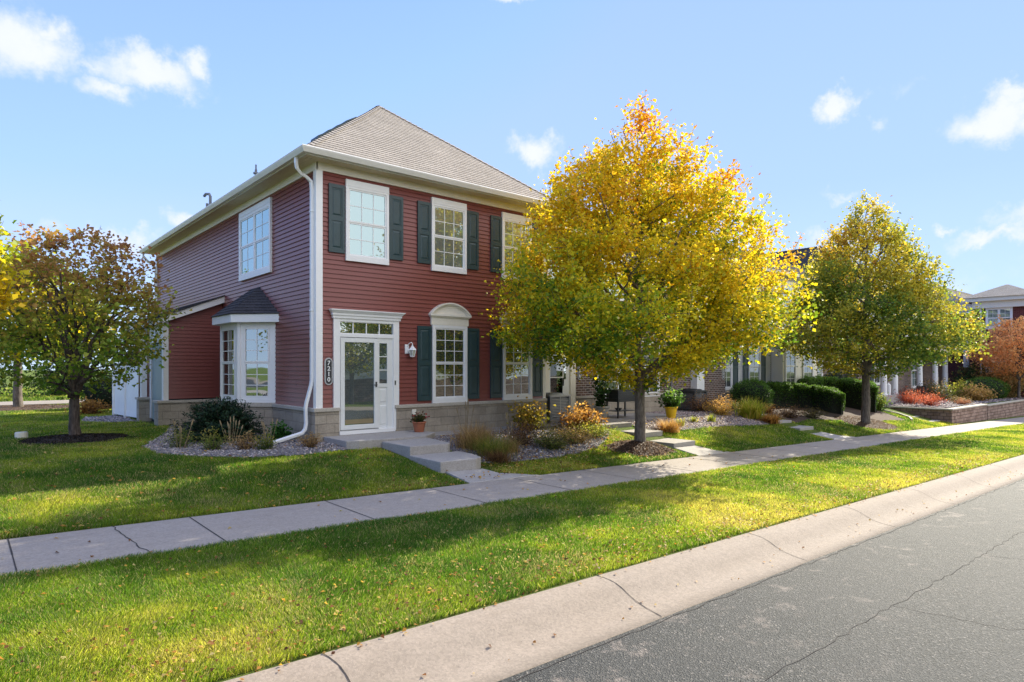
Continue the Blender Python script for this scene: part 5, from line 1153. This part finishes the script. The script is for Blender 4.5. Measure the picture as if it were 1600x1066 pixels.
# terrace planting
TZ = lambda x, y: gzs(x, y)
shrub('barberry', 'bright coral red barberry, larger one on the terrace', 'shrub', 37.2, 11.6, .95, .75, 2600, .06, RED, 111, 'red barberries', asp=.4, clump=30); shrub('barberry', 'coral red barberry near the terrace wall', 'shrub', 36.0, 10.4, .75, .62, 2200, .06, RED, 112, 'red barberries', asp=.4, clump=26)
shrub('dark_barberry', 'dull maroon shrub behind the red barberries', 'shrub', 40.2, 12.4, 1.1, .8, 1800, .07, [(0, (.05, .015, .015)), (1, (.24, .08, .06))], 113, clump=20)
shrub('mixed_shrub', 'brown and green shrub under the white columns', 'shrub', 42.8, 12.1, 1.3, 1.25, 2600, .08, [(0, (.04, .06, .02)), (.6, (.12, .11, .04)), (1, (.36, .2, .11))], 114, clump=24)
shrub('lime_shrub', 'yellow green bush next to the rounded hedge', 'shrub', 44.6, 11.2, 1.0, 1.15, 2200, .09, LIM, 115, clump=20); shrub('hydrangea', 'peach coloured hydrangea above the terrace wall', 'shrub', 44.0, 10.4, 1.0, .9, 2000, .1, [(0, (.2, .14, .04)), (.5, (.5, .3, .09)), (1, (.72, .46, .2))], 116, clump=20)
shrub('spirea', 'low bronze green spirea at the terrace wall edge', 'shrub', 39.8, 10.1, .6, .45, 1400, .06, [(0, (.05, .04, .02)), (1, (.3, .2, .08))], 117, asp=.5, clump=16); shrub('spirea', 'small pink brown spirea on the wall corner', 'shrub', 38.8, 9.75, .4, .32, 800, .05, [(0, (.2, .08, .05)), (1, (.55, .26, .16))], 118, asp=.5, clump=12)
clumpgrass('dark ornamental grass at the foot of the first white column', 35.5, 12.6, .5, .5, 300, [(0, (.03, .04, .02)), (1, (.2, .2, .08))], 119, 'ornamental grasses', .015)
ellbush('yew_mound', 'rounded clipped mound on the terrace', 'shrub', 48.0, 10.9, 1.6, 1.2, 1.35, 6000, 120, GRN, .08)
shrub('viburnum', 'tall green shrub with orange tips left of the far building', 'shrub', 52.0, 12.2, 2.6, 2.4, 5200, .13, [(0, (.02, .05, .015)), (.6, (.06, .12, .03)), (1, (.5, .34, .08))], 121, clump=36, ry=1.4)
shrub('viburnum', 'large copper coloured shrub under the orange tree', 'shrub', 50.6, 10.6, 2.1, 2.0, 6500, .12, [(0, (.05, .08, .025)), (.4, (.34, .22, .09)), (1, (.74, .44, .2))], 122, clump=40, ry=1.6)
shrub('hydrangea', 'small yellow shrub beside the white vinyl fence', 'shrub', 3.35, 26.2, .7, .65, 900, .08, OR, 123, clump=14); ellbush('yew_ball', 'dark blue green conifer bush by the end of the white fence', 'shrub', 4.4, 29.2, 1.0, .9, 1.35, 3500, 124, YEW, .08)

# ------------------------------------------------------------------ pots, planter, air conditioners, meter
def pot(x, y, z, r, h, mat, label, rim=True, name='flower_pot', soilz=.05):
    root = empty(name, (x, y, z), label, 'pot'); m = MB(); pr = [(0, 0), (r*.68, 0), (r*.72, .01), (r*.95, h*.8), (r*.97, h*.84)]
    pr += ([(r*1.06, h*.84), (r*1.07, h), (r*.96, h), (r*.93, h-.04)] if rim else [(r, h), (r*.93, h), (r*.9, h-.04)]); m.lathe((x, y, z), pr, 28); m.build('body', M[mat], root, smooth=True, fix=False)
    m = MB(); m.lathe((x, y, z), [(0, h-.045), (r*.92, h-.05)], 24); m.build('soil', M['soil'], root); return root
pot(8.05, 12.65, .335, .15, .24, 'terra', 'terracotta pot on the entry slab under the outlet')
shrub('potted_plant', 'dark leaved plant with a few pink blooms in the terracotta pot', 'plant', 8.05, 12.65, .24, .26, 260, .06, [(0, (.03, .05, .015)), (.5, (.09, .10, .03)), (.85, (.22, .08, .05)), (1, (.6, .08, .13))], 131, base=.54, clump=10)
pot(15.2, 13.35, .235, .24, .38, 'greypot', 'pale grey round pot left of the raised planter')
shrub('potted_plant', 'tall leafy plant in the pale grey pot', 'plant', 15.2, 13.35, .34, 1.25, 420, .11, [(0, (.02, .05, .015)), (.7, (.05, .12, .03)), (1, (.25, .28, .06))], 132, base=.58, clump=12)
pot(17.3, 12.25, gzs(17.3, 12.25)+.02, .20, .36, 'yellow', 'bright yellow glazed pot in front of the brick wall', rim=True)
shrub('potted_plant', 'bushy dark green plant in the yellow pot', 'plant', 17.3, 12.25, .42, .62, 900, .08, GRN, 133, base=gzs(17.3, 12.25)+.33, clump=16)
pot(15.95, 12.45, .235, .14, .62, 'darkpot', 'tall slim dark pot beside the big tree trunk', rim=False)
shrub('potted_plant', 'spiky red and green plant in the tall dark pot', 'plant', 15.95, 12.45, .2, .5, 260, .1, [(0, (.04, .08, .02)), (.5, (.16, .06, .03)), (1, (.45, .12, .05))], 134, base=.82, clump=9, asp=.3)
# raised wooden planter on legs
px_, py_, pz_ = 15.55, 12.98, .235; root = empty('raised_planter', (px_, py_, pz_), 'charcoal wooden planter box on legs with a lower shelf', 'planter')
m = MB(); 
for k in range(3): m.box(px_, py_, pz_+.50+k*.122, px_+.88, py_+.022, pz_+.616+k*.122); m.box(px_, py_+.42, pz_+.50+k*.122, px_+.88, py_+.442, pz_+.616+k*.122); m.box(px_, py_+.022, pz_+.50+k*.122, px_+.022, py_+.42, pz_+.616+k*.122); m.box(px_+.858, py_+.022, pz_+.50+k*.122, px_+.88, py_+.42, pz_+.616+k*.122)
m.box(px_+.03, py_+.03, pz_+.52, px_+.85, py_+.41, pz_+.82); m.build('box', M['darkpot'], root, bevel=.004)
m = MB(); m.box(px_-.02, py_-.02, pz_+.866, px_+.90, py_+.03, pz_+.885); m.box(px_-.02, py_+.41, pz_+.866, px_+.90, py_+.462, pz_+.885); m.box(px_-.02, py_+.03, pz_+.866, px_+.03, py_+.41, pz_+.885); m.box(px_+.85, py_+.03, pz_+.866, px_+.90, py_+.41, pz_+.885); m.build('rim', M['darkpot'], root)
for ax, ay in ((-.025, -.025), (.86, -.025), (-.025, .42), (.86, .42)):
    m = MB(); m.box(px_+ax, py_+ay, pz_, px_+ax+.045, py_+ay+.045, pz_+.864); m.build('leg', M['darkpot'], root)
m = MB(); m.box(px_+.02, py_+.02, pz_+.20, px_+.86, py_+.42, pz_+.225); m.build('shelf', M['darkpot'], root)
m = MB(); m.lathe((px_+.25, py_+.2, pz_+.226), [(0, 0), (.06, 0), (.12, .07), (.125, .075), (.11, .07), (0, .02)], 18); tag(m.build('bowl', M['darkmetal'], None, smooth=True), 'shallow dark bowl on the planter shelf', 'bowl')
clumpgrass('sparse tall yellow green stems growing in the raised planter', px_+.42, py_+.2, .3, .75, 60, GY, 141, None, .012, 'planter_grass', base=pz_+.82)
def acunit(x, y, z, s, h, label, dark=False):
    root = empty('air_conditioner', (x, y, z), label, 'air conditioner'); m = MB(); body = M['darkmetal'] if dark else M['acgrey']
    m.box(x, y, z+.05, x+s, y+s, z+.11); m.box(x+.06, y+.06, z+.11, x+s-.06, y+s-.06, z+h-.06)
    for ax, ay in ((0, 0), (s-.09, 0), (0, s-.09), (s-.09, s-.09)): m.box(x+ax, y+ay, z+.11, x+ax+.09, y+ay+.09, z+h-.07)
    if not dark: m.box(x+.002, y+.09, z+.11, x+.05, y+s-.09, z+h-.07)
    m.build('cabinet', body, root, bevel=.006)
    m = MB(); n = 12
    for k in range(n):
        zz = z+.13+k*(h-.24)/n; m.box(x+.09, y+.012, zz, x+s-.09, y+.03, zz+.018)
        if dark: m.box(x+.012, y+.09, zz, x+.03, y+s-.09, zz+.018)
    m.box(x+s/2-.012, y+.008, z+.11, x+s/2+.012, y+.011, z+h-.07); m.build('louvres', M['actop'] if not dark else M['acgrey'], root)
    m = MB(); m.box(x-.01, y-.01, z+h-.07, x+s+.01, y+s+.01, z+h-.02); c = (x+s/2, y+s/2, z+h-.02)
    for rr_ in np.linspace(.07, s*.44, 9): m.lathe(c, [(rr_-.006, 0), (rr_-.006, .022+.03*(1-rr_/s)), (rr_+.006, .022+.03*(1-rr_/s)), (rr_+.006, 0)], 28)
    for k in range(4): t = math.pi*k/4; dx, dy = math.cos(t)*s*.44, math.sin(t)*s*.44; m.tube([(c[0]-dx, c[1]-dy, c[2]+.035), (c[0], c[1], c[2]+.06), (c[0]+dx, c[1]+dy, c[2]+.035)], .006, 5)
    m.build('top_grille', M['actop'] if not dark else M['darkmetal'], root)
    m = MB(); m.box(x-.06, y-.06, z-.06, x+s+.06, y+s+.06, z+.05); m.build('pad', M['patio'], root)
acunit(12.86, 13.25, .26, .86, .78, 'grey air conditioner between the shuttered red wall and the maroon door'); acunit(20.0, 13.15, .20, .82, .80, 'black air conditioner by the brick wall behind the yellow pot', True)

# ------------------------------------------------------------------ terrace row beyond the red house
VB = 14.2; FB = Fr(0, VB, 1, 0)
th = empty('brick_townhouse', (12.62, VB, 0), 'dark brick townhouse with a maroon door, next to the red house', 'house')
m = MB(); m.box(12.63, VB, -.3, 21.3, VB+11, 6.0); m.build('wall_core', M['dark'], th)
m = MB(); m.fb(FB, 12.63, 13.5, .9, 6.0, 0, .02); m.fb(FB, 14.86, 21.3, .9, 6.0, 0, .02); m.fb(FB, 13.5, 14.86, 2.9, 6.0, 0, .02); m.build('brick_wall', M['brick'], th)
m = MB(); m.fb(FB, 12.63, 13.5, -.3, .83, 0, .06); m.fb(FB, 14.86, 21.3, -.3, .83, 0, .06); m.build('stone_base', M['stone'], th)
m = MB(); m.fb(FB, 12.63, 13.5, .83, .9, 0, .09); m.fb(FB, 14.86, 21.3, .83, .9, 0, .09); m.build('stone_cap', M['cap'], th)
m = MB(); m.fb(FB, 13.5, 13.70, .3, 2.9, 0, .06); m.fb(FB, 14.62, 14.86, .3, 2.9, 0, .06); m.fb(FB, 13.42, 14.94, 2.78, 3.02, .0, .09); m.fb(FB, 13.38, 14.98, 3.02, 3.10, 0, .15); m.build('door_surround', M['cream'], th)
m = MB(); m.fb(FB, 13.70, 14.30, .3, 2.78, 0, .02); d2 = m.build('door', M['reddoor'], th)
m = MB(); m.fb(FB, 14.30, 14.62, .3, 2.78, 0, .03); m.fb(FB, 13.70, 13.74, .3, 2.78, .02, .05); m.fb(FB, 13.74, 14.30, .3, .36, .02, .05); m.fb(FB, 13.74, 14.3, 2.72, 2.78, .02, .05)
for zz in (.95, 1.50, 2.05): m.fb(FB, 13.74, 14.30, zz, zz+.03, .02, .04)
m.build('storm_frame', M['door'], d2)
m = MB(); m.fb(FB, 13.74, 14.30, .36, 2.72, .022, .026); m.build('pane', M['clear'], d2)
m = MB(); m.fb(FB, 14.34, 14.44, 1.45, 2.5, .03, .034); m.build('sidelight', M['glass'], d2)
m = MB(); m.fb(FB, 14.305, 14.33, 1.25, 1.5, .03, .06); m.build('handle', M['darkmetal'], d2)
window(th, FB, 15.85, 17.0, .78, 2.75, 2, 2, 0, .08, .04, 'glassfar'); window(th, FB, 17.0, 18.15, .78, 2.75, 2, 2, 0, .08, .04, 'glassfar'); window(th, FB, 18.15, 19.28, .78, 2.75, 2, 2, 0, .08, .04, 'glassfar')
for a in (13.6, 16.2, 18.6): window(th, FB, a, a+1.1, 4.1, 5.8, 3, 2, .1, .07, .05, 'glassup'); shutter(th, FB, a-.42, a-.02, 4.2, 5.7); shutter(th, FB, a+1.12, a+1.52, 4.2, 5.7)
m = MB(); m.box(12.64, VB-.42, 6.0, 32.2, VB, 6.14); m.build('eave', M['cream'], th)
m = MB(); roofplane(m, (12.63, VB-.42, 6.14), (32.2, VB-.42, 6.14), (12.63, VB+5.4, 8.9), (32.2, VB+5.4, 8.9)); roofplane(m, (32.2, VB+11.2, 6.14), (12.63, VB+11.2, 6.14), (32.2, VB+5.4, 8.9), (12.63, VB+5.4, 8.9)); m.build('roof', M['roofd'], th, fix=False)
plaque('7208', FB, 15.07, 1.72, 'oval number plate reading 7208 on dark brick beside the maroon door', base=.02)
r = empty('electric_meter', (13.25, VB, 1.3), 'pale electric meter box with pipes on the wall beside the maroon door', 'electric meter')
m = MB(); m.fb(FB, 13.12, 13.36, 1.22, 1.62, .02, .14); m.build('box', M['greypot'], r, bevel=.01); m = MB(); m.fb(FB, 13.16, 13.32, 1.62, 1.92, .02, .10); m.tube([FB.p(13.24, 1.52, .14), FB.p(13.24, 1.52, .20)], .08, 16); m.build('meter_dial', M['actop'], r)
m = MB(); m.tube([FB.p(13.2, 1.22, .07), FB.p(13.2, .35, .07)], .022); m.tube([FB.p(13.3, 1.22, .07), FB.p(13.42, .8, .08), FB.p(13.45, .35, .08)], .016); m.tube([FB.p(13.24, 1.9, .06), FB.p(13.24, 2.6, .06)], .02); m.build('conduit', M['acgrey'], r)
r = empty('electric_meter', (19.9, VB, 1.3), 'small grey meter box with a conduit on the brick behind the black air conditioner', 'electric meter')
m = MB(); m.fb(FB, 19.62, 19.85, 1.25, 1.62, .02, .12); m.build('box', M['greypot'], r, bevel=.01); m = MB(); m.tube([FB.p(20.0, 3.2, .05), FB.p(20.0, .9, .05)], .025); m.tube([FB.p(19.73, 1.25, .05), FB.p(19.85, 1.05, .05), FB.p(20.0, 1.0, .05)], .018); m.build('conduit', M['acgrey'], r)
# siding townhouse with white pillar, brick pier, bay
ts = empty('siding_townhouse', (21.3, VB, 0), 'pale sided townhouse with brick piers, dark shutters and a white bay', 'house')
m = MB(); m.box(21.31, VB, -.5, 32.2, VB+11, 6.0); m.build('wall_core', M['dark'], ts)
siding(FB, 21.3, 32.2, 2.95, 6.0, 'upper_siding', M['pale'], ts); siding(FB, 23.4, 27.55, .85, 2.95, 'lower_siding', M['pale'], ts)
for a in ((21.82, 23.38, .25), (31.05, 31.45, .05), (31.95, 32.2, .05)): m = MB(); m.fb(FB, a[0], a[1], .3, 2.95, 0, a[2]); m.build('brick_pier', M['brick'], ts)
for a in ((21.3, 21.80, .2, 2.95, .30), (31.45, 31.52, .2, 2.95, .08), (31.86, 31.95, .2, 2.95, .08)): m = MB(); m.fb(FB, a[0], a[1], a[2], a[3], 0, a[4]); m.build('pilaster', M['white'], ts)
m = MB(); m.fb(FB, 21.28, 23.4, 2.95, 3.15, 0, .34); m.build('lintel', M['white'], ts)
m = MB(); m.fb(FB, 31.52, 31.86, .2, 2.95, 0, .03); m.build('door', M['tealdoor'], ts)
m = MB(); m.fb(FB, 21.3, 27.55, -.5, .78, 0, .06); m.build('stone_base', M['stone'], ts); m = MB(); m.fb(FB, 23.4, 27.55, .78, .85, 0, .09); m.build('stone_cap', M['cap'], ts)
window(ts, FB, 23.42, 24.26, .88, 2.75, 2, 2, 0, .07, .04, 'glassfar'); window(ts, FB, 25.58, 26.58, .88, 2.75, 2, 2, 0, .07, .04, 'glassfar')
for a, b in ((24.28, 24.72), (25.14, 25.56), (26.60, 27.04)): shutter(ts, FB, a, b, .95, 2.7)
m = MB(); m.box(27.6, VB-.55, -.4, 31.0, VB-.001, .80); m.build('bay_base', M['stone'], ts)
FBy = Fr(0, VB-.55, 1, 0); m = MB(); m.box(27.6, VB-.55, .80, 31.0, VB-.001, 2.95); m.box(27.5, VB-.65, 2.95, 31.1, VB-.001, 3.15); m.build('bay', M['cream'], ts)
window(ts, FBy, 27.75, 28.75, .9, 2.8, 2, 3, 0, .07, .04, 'glassfar'); window(ts, FBy, 29.45, 30.5, .9, 2.8, 2, 3, 0, .07, .04, 'glassfar')
m = MB(); roofplane(m, (27.45, VB-.7, 3.15), (31.15, VB-.7, 3.15), (27.9, VB, 3.75), (30.7, VB, 3.75), .14); m.build('bay_roof', M['roofd'], ts, fix=False)
for a in (22.6, 25.4, 28.6): window(ts, FB, a, a+1.1, 4.1, 5.8, 3, 2, .1, .07, .05, 'glassup')
plaque('7206', FB, 23.22, 1.62, 'oval number plate reading 7206 on the brick pier between two windows', base=.25)
# porch townhouse with round columns
tp = empty('porch_townhouse', (32.3, 13.9, 0), 'townhouse with a tall dark hip roof and white round porch columns, behind the second tree', 'house')
FC = Fr(0, 13.92, 1, 0); m = MB(); m.box(32.2, 14.6, -.6, 36.5, 25, 6.0); m.box(36.5, 13.92, -.6, 51, 25, 6.0); m.build('wall_core', M['dark'], tp)
FC2 = Fr(0, 14.6, 1, 0); m = MB(); m.fb(FC2, 32.2, 36.5, -.6, 6.0, 0, .02); m.fb(FC, 36.5, 51, -.6, 3.2, 0, .02); m.box(36.48, 13.9, -.6, 36.5, 14.6, 6.0); m.build('brick_wall', M['brick'], tp)
siding(FC, 36.5, 51, 3.2, 6.1, 'upper_siding', M['pale'], tp)
window(tp, FC2, 32.6, 33.7, 1.0, 2.7, 2, 2, 0, .07, .04, 'glassfar'); window(tp, FC, 38.6, 39.6, .8, 2.7, 2, 2, 0, .07, .04, 'glassfar'); window(tp, FC, 41.2, 42.2, .8, 2.7, 2, 2, 0, .07, .04, 'glassfar'); window(tp, FC, 44.6, 45.9, .5, 2.7, 2, 2, 0, .09, .04, 'glassup')
for a, b in ((38.15, 38.55), (39.65, 40.05)): shutter(tp, FC, a, b, .9, 2.6)
hiproof(tp, 36.1, 43.9, 13.5, 27, 6.17, .79, M['roofd'], back=False); m = MB(); m.sweep([(36.1, 27, 6.02), (36.1, 13.5, 6.02), (43.9, 13.5, 6.02), (43.9, 27, 6.02)], [(-.4, 0), (0, 0), (.1, .15), (-.4, .15)], 1); m.build('eave', M['cream'], tp)
m = MB(); roofplane(m, (43.9, 13.5, 6.1), (51.3, 13.5, 6.1), (43.9, 18.5, 8.4), (51.3, 18.5, 8.4)); roofplane(m, (32.2, 14.2, 6.1), (36.3, 14.2, 6.1), (32.2, 19.2, 8.6), (36.3, 19.2, 8.6)); m.build('lower_roof', M['roofd'], tp, fix=False)
slab('porch_slab', rect(36.6, 12.9, 50.2, 13.88), -.6, .28, 'step')
m = MB(); m.box(36.4, 12.85, 2.75, 50.4, 13.9, 3.05); m.build('porch_beam', M['cream'], tp); m = MB(); roofplane(m, (36.3, 12.7, 3.05), (50.5, 12.7, 3.05), (36.3, 13.9, 3.6), (50.5, 13.9, 3.6)); m.build('porch_roof', M['roofd'], tp, fix=False)
for x in (38.25, 39.9, 44.0, 46.9, 48.9):
    m = MB(); m.lathe((x, 13.25, .28), [(0, 0), (.20, 0), (.20, .06), (.165, .10), (.16, .9), (.135, 2.36), (.165, 2.39), (.18, 2.47), (0, 2.47)], 24); m.build('column', M['white'], tp, smooth=False)
m = MB(); m.box(42.1, 12.35, .0, 43.6, 12.85, .72)
for k in range(6): m.box(42.05, 12.34, .06+k*.11, 43.65, 12.35, .12+k*.11)
r = tag(m.build('deck_box', M['darkmetal'], None, bevel=.01), 'long black storage bench between the porch columns', 'storage bench')
m = MB(); m.lathe((39.1, 13.3, .28), [(0, 0), (.12, 0), (.13, .55), (.05, .62), (.05, .68), (.0, .69)], 16); tag(m.build('urn', M['white'], None, smooth=False), 'small white urn between the first two porch columns', 'urn')
# far red brick building
fb_ = empty('far_brick_building', (52, 10, -.9), 'distant red brick building with a tan hip roof and a big white window, right edge', 'building')
m = MB(); m.box(52, 9.4, -1.4, 60, 12.4, 6.2); m.build('front_wing', M['brickr'], fb_); m = MB(); m.box(56, 12.4, -1.6, 86, 24, 5.8); m.build('main_wing', M['brickr'], fb_)
FE = Fr(52, 0, 0, -1)
m = MB(); m.fb(FE, -12.45, -9.35, 5.75, 6.2, -.02, .25); m.box(51.5, 8.9, 6.2, 60.4, 12.95, 6.45); m.build('cornice', M['cream'], fb_)
m = MB(); ze = 6.45; a_ = (51.4, 8.8, ze), (51.4, 13.05, ze), (60.5, 13.05, ze), (60.5, 8.8, ze); ap1, ap2_ = (53.6, 10.92, 7.42), (60.5, 10.92, 7.42)
roofplane(m, a_[1], a_[0], ap1, ap1); roofplane(m, a_[0], a_[3], ap1, ap2_); roofplane(m, a_[2], a_[1], ap2_, ap1)
roofplane(m, (55.6, 12, 5.8), (86.4, 12, 5.8), (58.5, 18, 8.9), (84, 18, 8.9)); roofplane(m, (55.6, 24.4, 5.8), (55.6, 12, 5.8), (58.5, 18, 8.9), (58.5, 18, 8.9)); m.build('roof', M['roof'], fb_, fix=False)
window(fb_, FE, -11.75, -10.3, 4.35, 5.75, 2, 2, 0, .1, .05, 'glassup', twin=True); window(fb_, FE, -11.75, -10.3, 1.4, 3.0, 2, 2, 0, .1, .05, 'glass', twin=True)
m = MB(); rectpipe(m, [(51.8, 12.2, 6.2), (51.9, 12.05, 5.8), (51.93, 12.0, 5.6), (51.93, 12.0, -.9)], .09, .07); m.build('downspout', M['white'], fb_)
m = MB(); m.fb(FE, -13.2, -12.45, -1.2, 1.8, -.6, -.2); m.build('porch_pier', M['brickr'], fb_); m = MB(); m.fb(FE, -13.1, -12.8, 1.8, 3.6, -.5, -.3); m.build('porch_post', M['white'], fb_)
# block retaining walls
def blockwall(label, pts, z0, z1, cap=True):
    root = empty('retaining_wall', (pts[0][0], pts[0][1], z0), label, 'retaining wall', 'block retaining walls'); m = MB(); m.sweep([(p[0], p[1], z0) for p in pts], [(-.25, -.3), (0, -.3), (-.02, z1-z0), (-.25, z1-z0)], 1); m.build('blocks', M['wallblock'], root)
    m = MB(); m.sweep([(p[0], p[1], z1) for p in pts], [(-.28, 0), (.03, 0), (.03, .07), (-.28, .07)], 1); m.build('cap', M['cap'], root, bevel=.01); return root
blockwall('tumbled block retaining wall with a pale cap, nearer length by the steps', [(34.6, 12.8), (34.45, 9.05), (40.35, 9.05)], -.9, -.16); blockwall('tumbled block retaining wall, farther length at the right edge', [(40.8, 10.0), (40.75, 9.12), (56.5, 9.12)], -1.05, -.22)
m = MB(); m.box(34.15, 12.85, -.6, 34.6, 13.3, -.06); tag(m.build('pedestal_block', M['cap'], None, bevel=.01), 'pale block at the top of the terrace steps', 'block')
m = MB(); m.lathe((34.38, 13.08, -.06), [(.0, .0), (.08, .005), (.15, .05), (.19, .13), (.19, .21), (.15, .29), (.08, .335), (0, .34)], 24); tag(m.build('ceramic_ball', M['teal'], None, smooth=True), 'round teal glazed ball on the pale block', 'garden ornament')
m = MB()   # curved edging
P = [(31.2, 12.3), (32.1, 12.1), (32.8, 11.5), (33.0, 10.8), (32.6, 10.2), (31.9, 9.9)]
m.sweep([(x, y, gzs(x, y)) for x, y in P], [(-.04, -.1), (.04, -.1), (.04, .09), (-.04, .09)], 1); tag(m.build('bed_edging', M['cap'], None), 'curved pale edging round the rock bed near the steps', 'edging')
# white vinyl fence
r = empty('vinyl_fence', (4.1, 22.2, 0), 'white vinyl privacy fence running back from the stone pier', 'fence')
fp = [(4.12, 22.25), (3.98, 23.5), (3.86, 24.75)]
for x, y in fp[1:]:
    m = MB(); m.box(x-.06, y-.06, 0, x+.06, y+.06, 1.95); m.box(x-.075, y-.075, 1.95, x+.075, y+.075, 1.98); m.build('post', M['vinyl'], r, bevel=.006)
for (a, b) in zip(fp[:-1], fp[1:]):
    f_ = Fr(a[0], a[1], b[0]-a[0], b[1]-a[1]); L_ = math.dist(a, b); m = MB(); m.fb(f_, .06, L_-.06, .28, .42, -.02, .02); m.fb(f_, .06, L_-.06, 1.78, 1.88, -.02, .02); n = 7
    for k in range(n): w_ = (L_-.12)/n; m.fb(f_, .06+k*w_+.004, .06+(k+1)*w_-.002, .42, 1.78, -.011, .011)
    m.build('panel', M['vinyl'], r)
m = MB(); m.lathe((1.05, 18.6, gzs(1.05, 18.6)-.02), [(.0, 0), (.125, 0), (.125, .15), (.115, .17), (.0, .175)], 20); tag(m.build('utility_cap', M['cream'], None, smooth=False), 'short white round cap standing on the left lawn', 'utility cap')
# ------------------------------------------------------------------ across the street, seen only as reflections
r = empty('street_fence', (2, -9, 0), 'pale fence on a stone wall across the street, mirrored in the storm door', 'fence')
m = MB(); m.box(-25, -12.2, -.8, 40, -12.0, 1.0); m.build('stone_wall', M['wallblock'], r); m = MB(); m.box(-25, -12.15, 1.0, 40, -12.05, 2.6); m.build('panel', M['vinyl'], r)
pr0 = None
for i, (x, y, h) in enumerate([(-9, -9, 0), (-3.5, -10.5, 0), (3.5, -9.0, 0), (10.5, -10.0, 0), (18, -9.5, 0), (26, -10, 0), (-16, -11, 0)]):
    if pr0 is None: pr0 = tree('street_tree', 'green and gold tree across the street, mirrored in the windows', 'tree', (x, y, .2), envp([(0, 1.2), (.2, 2.8), (.5, 2.7), (.8, 1.7), (1, .2)], .12, 61), 8.2, 1.9, 1.8, .15, 260, 40, .15, palT, lambda p, o: .25+.25*np.sin(p[:, 2]*1.5+p[:, 0]), 14, 71, (.34, .34, .24), cwob=.35, group='trees across the street')
    else: c = copy_tree(pr0); c.location = (x, y, float(sgrade(x))); c.rotation_euler.z = i*1.3
